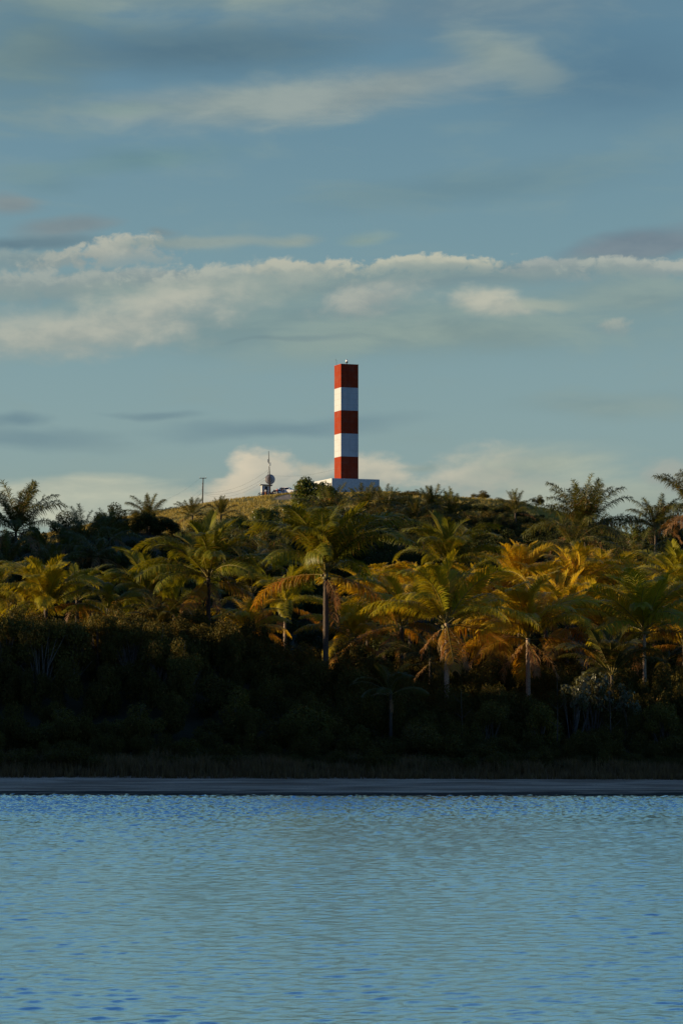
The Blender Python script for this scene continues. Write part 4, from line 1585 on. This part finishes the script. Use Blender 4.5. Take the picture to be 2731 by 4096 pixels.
for D, hh, st, xe in ((480, 3.4, 3.2, 80), (490, 3.4, 3.2, 70), (501, 3.2, 3.2, 64), (514, 3.0, 3.2, 52), (528, 2.8, 3.4, 44), (544, 2.4, 3.6, 36), (560, 2.0, 4.0, 30)):
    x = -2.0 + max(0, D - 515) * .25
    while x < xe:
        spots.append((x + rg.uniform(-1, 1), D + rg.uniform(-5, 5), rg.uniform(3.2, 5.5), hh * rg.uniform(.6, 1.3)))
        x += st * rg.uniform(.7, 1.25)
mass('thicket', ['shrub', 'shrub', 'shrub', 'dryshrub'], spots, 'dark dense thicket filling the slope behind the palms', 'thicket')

# grass on the hill
n = 30000
gx = RNG.uniform(-80, 64, n)
gy = RNG.uniform(468, 601.5, n)
keep = (fbm(gx * .22, gy * .16, 4) + RNG.normal(0, .06, n)) > .44
keep &= ~((((gx + 12.5) / 3.4) ** 2 + ((gy - 582) / 8.5) ** 2) < 1)
gx, gy = gx[keep], gy[keep]
hh = (.35 + .75 * fbm(gx * .12 + 40, gy * .1, 3)) * (1 - .55 * sstep(585, 600, gy))
blades('grass', gx, gy, hh, M['grass'], 'dry golden grass tufts covering the hill', w=.045, per=7, spread=.2, lean=.4)
# reeds at the foot of the bank
n = 5200
rx = RNG.uniform(-36, 36, n)
ry = RNG.uniform(163.2, 169.5, n) - .045 * rx + .9 * (fbm(rx * .3, rx * 0, 3) - .5)
blades('reeds', rx, ry, .5 + .9 * sstep(163, 167, ry) * fbm(rx * .4, ry * .4, 3) * 1.6, M['reed'], 'dull brown reeds and grass along the top of the beach', w=.022, per=7, spread=.14, lean=.25)
# ------------------------------------------------------------------ sun and sky
SUN_AZ = R(-91)     # from +y, negative is west (toward -x)
SUN_EL = R(7.0)
sv = Vector((math.sin(SUN_AZ) * math.cos(SUN_EL), math.cos(SUN_AZ) * math.cos(SUN_EL), math.sin(SUN_EL)))
sl = bpy.data.lights.new('sun', 'SUN')
sl.energy = 4.9
sl.angle = R(.5)
sl.color = (1.0, .79, .50)
so = bpy.data.objects.new('sun', sl)
COL.objects.link(so)
so.rotation_euler = sv.to_track_quat('Z', 'Y').to_euler()
so.location = (-300, 60, 120)

W = bpy.data.worlds.new('World')
SC.world = W
W.use_nodes = True
nt = W.node_tree
bg = nt.nodes['Background']
bg.inputs[1].default_value = 0.063
sky = N(nt, 'ShaderNodeTexSky')
sky.sky_type = 'NISHITA'
sky.sun_disc = False
sky.sun_elevation = SUN_EL
sky.sun_rotation = SUN_AZ
tcw = N(nt, 'ShaderNodeTexCoord')
sp = N(nt, 'ShaderNodeSeparateXYZ')
nt.links.new(tcw.outputs['Generated'], sp.inputs[0])
U = math1(nt, 'MULTIPLY', math1(nt, 'ARCTAN2', sp.outputs[0], sp.outputs[1]), 10.0)
V_ = math1(nt, 'MULTIPLY', math1(nt, 'ARCSINE', sp.outputs[2]), 10.0)
# elevation tint of the clear sky (humid teal low down, deep blue higher)
mr = N(nt, 'ShaderNodeMapRange')
nt.links.new(V_, mr.inputs[0])
mr.inputs[1].default_value = 0.0
mr.inputs[2].default_value = 10.0
cr = N(nt, 'ShaderNodeValToRGB')
nt.links.new(mr.outputs[0], cr.inputs[0])
el = cr.color_ramp.elements
TINT = [(0.0, (.42, .66, 1.0)), (.04, (.45, .64, 1.0)), (.08, (.47, .61, .90)), (.15, (.42, .58, .74)), (.27, (.41, .57, .70)), (.31, (.48, .74, .98)), (.42, (.26, .52, .96)), (.60, (.21, .44, .94)), (.8, (.36, .58, .92)), (1.0, (.35, .55, .85))]
el[0].position, el[0].color = TINT[0][0], (*TINT[0][1], 1)
el[1].position, el[1].color = TINT[-1][0], (*TINT[-1][1], 1)
for p, c in TINT[1:-1]:
    e = el.new(p)
    e.color = (*c, 1)
tint = mixrgb(nt, 1.0, cr.outputs[0], (2.29, 2.40, 2.36), 'MULTIPLY')
base = mixrgb(nt, 1.0, sky.outputs[0], tint, 'MULTIPLY')
# the sky behind the viewer is clear and deeper blue; the glow round the low sun is dimmed so shaded faces stay dark
k2 = smooth01(nt, sp.outputs[1], .25, -.5)
base = mixrgb(nt, k2, base, mixrgb(nt, 1.0, base, (.72, .84, 1.08), 'MULTIPLY'))
dt = N(nt, 'ShaderNodeVectorMath', operation='DOT_PRODUCT')
nt.links.new(tcw.outputs['Generated'], dt.inputs[0])
dt.inputs[1].default_value = sv
k3 = smooth01(nt, dt.outputs['Value'], .35, .95)
base = mixrgb(nt, k3, base, mixrgb(nt, 1.0, base, (.09, .14, .28), 'MULTIPLY'))
uv = N(nt, 'ShaderNodeCombineXYZ')
nt.links.new(U, uv.inputs[0])
nt.links.new(V_, uv.inputs[1])
# warp
mpw = N(nt, 'ShaderNodeMapping')
mpw.inputs['Scale'].default_value = (1.0, 2.6, 1)
nt.links.new(uv.outputs[0], mpw.inputs[0])
nw = N(nt, 'ShaderNodeTexNoise')
nw.inputs['Scale'].default_value = 2.2
nw.inputs['Detail'].default_value = 3
nt.links.new(mpw.outputs[0], nw.inputs['Vector'])
vs = N(nt, 'ShaderNodeVectorMath', operation='SUBTRACT')
nt.links.new(nw.outputs[1], vs.inputs[0])
vs.inputs[1].default_value = (.5, .5, .5)
vm = N(nt, 'ShaderNodeVectorMath', operation='MULTIPLY')
nt.links.new(vs.outputs[0], vm.inputs[0])
vm.inputs[1].default_value = (.30, .10, 0)
va = N(nt, 'ShaderNodeVectorMath', operation='ADD')
nt.links.new(uv.outputs[0], va.inputs[0])
nt.links.new(vm.outputs[0], va.inputs[1])
UVW = va.outputs[0]
mps = N(nt, 'ShaderNodeMapping')
mps.inputs['Scale'].default_value = (1.0, 3.6, 1)
mps.inputs['Rotation'].default_value = (0, 0, R(-4))
nt.links.new(uv.outputs[0], mps.inputs[0])
NS = noise(nt, mps.outputs[0], 1.7, 7, .58, .3)      # streaky
mpp = N(nt, 'ShaderNodeMapping')
mpp.inputs['Scale'].default_value = (1.0, 1.8, 1)
nt.links.new(uv.outputs[0], mpp.inputs[0])
NP = noise(nt, mpp.outputs[0], 6.5, 7, .56, .2)       # puffy
mpf = N(nt, 'ShaderNodeMapping')
mpf.inputs['Scale'].default_value = (1.0, 1.4, 1)
nt.links.new(uv.outputs[0], mpf.inputs[0])
NF = noise(nt, mpf.outputs[0], 15, 6, .6, .3)        # fine billows
NSc = math1(nt, 'SUBTRACT', NS, .5)
NPc = math1(nt, 'SUBTRACT', NP, .5)
NFc = math1(nt, 'MULTIPLY_ADD', NPc, .5, math1(nt, 'SUBTRACT', NF, .5))


def lin(r, g, b):
    f = lambda v: (v / 255 / 12.92 if v / 255 <= .04045 else ((v / 255 + .055) / 1.055) ** 2.4)
    return (f(r) * 10, f(g) * 10, f(b) * 10)


def cloud(C, X, Y, rx, ry, col, amt, soft=.7, na=.9, kind='s', rot=0.0):
    kv = N(nt, 'ShaderNodeVectorMath', operation='MULTIPLY_ADD')   # chained so the shader is evaluated cloud by cloud
    nt.links.new(C, kv.inputs[0])
    kv.inputs[1].default_value = (1e-8, 1e-8, 0)
    nt.links.new(UVW, kv.inputs[2])
    mp = N(nt, 'ShaderNodeMapping')
    mp.vector_type = 'TEXTURE'
    mp.inputs['Location'].default_value = ((X - 1365) / 1000, (2690 - Y) / 1000, 0)
    mp.inputs['Rotation'].default_value = (0, 0, R(rot))
    mp.inputs['Scale'].default_value = (rx * 1.3 / 1000, ry * (1.35 if kind != 'f' else 1.08) / 1000, 1)
    nt.links.new(kv.outputs[0], mp.inputs[0])
    vec = mp.outputs[0]
    sy = None
    if kind != 's':
        sy = N(nt, 'ShaderNodeSeparateXYZ')
        nt.links.new(mp.outputs[0], sy.inputs[0])
    if kind == 'f':      # crisp billowing top, base fading slowly downward
        cb = N(nt, 'ShaderNodeCombineXYZ')
        nt.links.new(sy.outputs[0], cb.inputs[0])
        nt.links.new(math1(nt, 'MAXIMUM', sy.outputs[1], math1(nt, 'MULTIPLY', sy.outputs[1], .42)), cb.inputs[1])
        vec = cb.outputs[0]
    ln = N(nt, 'ShaderNodeVectorMath', operation='LENGTH')
    nt.links.new(vec, ln.inputs[0])
    d = math1(nt, 'SUBTRACT', 1.0, ln.outputs['Value'])
    d = math1(nt, 'MULTIPLY_ADD', {'s': NSc, 'p': NPc, 'f': NFc}[kind], na, d)
    m = math1(nt, 'MULTIPLY', smooth01(nt, d, -.08, soft * 1.15), min(1.0, amt * 1.2))
    if kind == 'f':
        m = math1(nt, 'MULTIPLY', m, smooth01(nt, sy.outputs[1], -2.4, .2))
    if kind == 's':
        col = (col[0] * .975, col[1] * 1.0, col[2] * .98)
    hi, lo = lin(*col), lin(col[0] * .88, col[1] * .91, col[2] * .94)
    if kind != 's':      # puffy cloud: sunlit upper parts, greyer bases
        t = math1(nt, 'MULTIPLY_ADD', NPc if kind == 'p' else NFc, 3.2, sy.outputs[1])
        cc = mixrgb(nt, smooth01(nt, t, -.8, .7), lo, hi)
    else:
        cc = mixrgb(nt, smooth01(nt, NSc, -.16, .16), lo, hi)
    return mixrgb(nt, m, C, cc)


# humid veil: greyer low sky and faint streaks
veil = math1(nt, 'MULTIPLY', smooth01(nt, V_, 3.2, .3), .55)
base = mixrgb(nt, math1(nt, 'MULTIPLY', veil, smooth01(nt, sp.outputs[1], .5, .9)), base, lin(148, 169, 169))
stk = math1(nt, 'MULTIPLY', smooth01(nt, NSc, -.04, .22), math1(nt, 'MULTIPLY', smooth01(nt, V_, 4.5, 2.2), .3))
base = mixrgb(nt, math1(nt, 'MULTIPLY', stk, smooth01(nt, sp.outputs[1], .5, .9)), base, lin(142, 165, 163))
C = base
WH = (190, 192, 176)
GR = (136, 154, 160)
LA = (134, 150, 160)
for args in (
        # unseen pale cloud deck above the frame, added to brighten the water
        (1300, -600, 2800, 420, (184, 214, 212), .95, .5, .8, 's', 0),
        # high veil
        (500, -20, 1500, 120, (160, 172, 166), .75, .9, .9, 's', 0),
        (1900, 60, 900, 150, LA, .45, .9, .9, 's', 3),
        (120, 240, 330, 260, (128, 148, 148), .6, .9, 1.0, 's', 0),
        (800, 230, 700, 110, (98, 126, 143), .65, .8, .8, 's', 2),
        (1050, 425, 760, 86, (162, 173, 173), .95, .8, 1.0, 's', 4),
        (1550, 375, 520, 100, (162, 172, 173), .95, .8, 1.0, 's', 10),
        (2010, 262, 260, 90, (162, 174, 172), .95, .7, 1.1, 's', -22),
        (480, 465, 260, 26, (142, 164, 164), .5, .9, .9, 's', 2),
        (560, 640, 340, 50, (122, 154, 158), .5, .9, 1.0, 's', 6),
        (200, 740, 200, 60, (124, 152, 158), .35, .9, 1.0, 's', 0),
        (1900, 760, 700, 80, (118, 146, 156), .4, .9, 1.0, 's', 5),
        (2450, 330, 600, 200, (92, 126, 152), .45, .9, .6, 's', 0),
        # mid level broken cumulus
        (50, 840, 130, 36, (150, 154, 156), .6, .7, .9, 's', 0),
        (260, 925, 200, 40, (146, 152, 156), .6, .7, .9, 's', 4),
        (120, 985, 280, 26, (116, 139, 152), .7, .7, .8, 's', 1),
        (60, 1040, 200, 40, (150, 166, 164), .6, 0.48, 1.50, 'f', 0),
        (480, 1015, 190, 52, (184, 188, 176), .95, 0.44, 2.25, 'f', 7),
        (240, 1045, 130, 36, (170, 178, 170), .7, 0.48, 2.10, 'f', 8),
        (800, 985, 300, 28, (160, 172, 170), .75, .7, 1.0, 's', 4),
        (680, 945, 70, 26, (150, 158, 158), .5, .8, .9, 's', 0),
        (1150, 968, 130, 28, (168, 178, 172), .75, .8, 1.0, 's', 3),
        (1470, 960, 120, 22, (158, 176, 172), .75, .8, .9, 's', 2),
        (2560, 1000, 330, 58, (134, 146, 158), .75, .6, .8, 's', 6),
        # the long line
        (1300, 1130, 1700, 55, GR, .55, .6, 1.0, 's', 2),
        (150, 1140, 300, 50, (168, 178, 172), .75, 0.48, 1.80, 'f', 0),
        (560, 1125, 300, 36, (168, 178, 172), .75, 0.48, 1.80, 'f', 4),
        (960, 1105, 380, 52, (178, 186, 176), .85, 0.48, 1.95, 'f', 6),
        (1250, 1068, 220, 30, (192, 194, 178), .95, 0.40, 1.95, 'f', 4),
        (1740, 1057, 290, 30, (196, 198, 180), .95, 0.40, 2.25, 'f', 1),
        (2200, 1072, 170, 32, (166, 176, 172), .8, 0.48, 2.10, 'f', -2),
        (2560, 1075, 230, 36, (176, 184, 176), .85, 0.40, 2.10, 'f', 0),
        (1750, 1105, 900, 55, (160, 174, 170), .35, .8, 1.0, 's', 0),
        (900, 1180, 800, 60, (158, 172, 168), .35, .8, 1.0, 's', 4),
        # broad soft bank below
        (1300, 1300, 1700, 150, (148, 166, 164), .6, .7, .9, 's', 0),
        (620, 1265, 440, 110, (190, 193, 179), .85, .9, 1.0, 'p', 14),
        (250, 1340, 500, 95, (186, 190, 177), .8, .8, .9, 'p', 3),
        (1440, 1205, 230, 66, (178, 184, 174), .8, .7, 1.2, 'p', 6),
        (1990, 1213, 190, 48, (194, 196, 180), .9, .7, 1.3, 'p', -3),
        (2180, 1222, 130, 22, (178, 184, 174), .7, .7, 1.1, 's', -2),
        (1750, 1340, 620, 90, (158, 172, 166), .55, .9, 1.0, 's', 0),
        (2550, 1190, 360, 90, (152, 168, 166), .65, .8, 1.0, 's', 0),
        (2465, 1315, 60, 26, (172, 180, 170), .6, 0.64, 1.35, 'f', 0),
        (1200, 1352, 330, 10, (132, 152, 158), .55, .8, .5, 's', 2),
        # low blue streaks
        (1130, 1715, 560, 40, (126, 151, 163), .5, .7, .9, 's', 3),
        (620, 1668, 190, 18, (124, 148, 160), .6, .8, .9, 's', 0),
        (120, 1770, 330, 50, (124, 149, 161), .5, .7, 1.0, 's', -2),
        (60, 1690, 160, 22, (118, 144, 158), .6, .8, .9, 's', 0),
        (2450, 1620, 500, 60, (150, 166, 164), .5, .9, .9, 's', 0),
        # horizon
        (1365, 2120, 2600, 240, (168, 176, 166), .6, .9, .4, 's', 0),
        (330, 2000, 420, 80, (206, 204, 186), 1.0, .3, .45, 's', 0),
        (985, 1905, 135, 80, (220, 210, 186), 1.0, .5, 1.4, 'p', 32),
        (930, 2000, 160, 95, (212, 203, 180), .95, .6, 1.2, 'p', 0),
        (1100, 1920, 125, 72, (200, 196, 178), .9, .6, 1.4, 'p', 0),
        (1265, 1905, 60, 40, (190, 188, 170), .75, .6, 1.3, 'p', 0),
        (1490, 1885, 170, 66, (204, 200, 180), .95, .6, 1.3, 'p', 0),
        (1680, 1860, 80, 18, (172, 180, 170), .6, .8, 1.0, 's', 0),
        (1900, 1895, 220, 80, (198, 196, 178), .9, .7, 1.3, 'p', 8),
        (2150, 1865, 340, 80, (184, 189, 176), .85, .8, 1.1, 's', 4),
        (2060, 1990, 260, 90, (180, 182, 168), .7, .8, 1.2, 'p', 0),
        (2480, 2010, 520, 100, (188, 191, 176), .75, .7, .9, 's', 0),
        (2360, 1950, 120, 28, (180, 184, 170), .6, .7, 1.2, 'p', 2),
        (2700, 1910, 110, 60, (172, 178, 168), .7, .6, 1.3, 'p', 0)):
    C = cloud(C, *args)
nt.links.new(C, bg.inputs[0])
W.cycles.sampling_method = 'MANUAL'
W.cycles.sample_map_resolution = 1024

# ------------------------------------------------------------------ render settings
SC.view_settings.view_transform = 'Standard'
SC.view_settings.look = 'None'
SC.view_settings.exposure = 0.5
SC.view_settings.gamma = 1.0
SC.cycles.max_bounces = 6
SC.cycles.diffuse_bounces = 3
SC.cycles.glossy_bounces = 3
SC.cycles.transmission_bounces = 3
SC.cycles.transparent_max_bounces = 4
SC.cycles.use_denoising = True
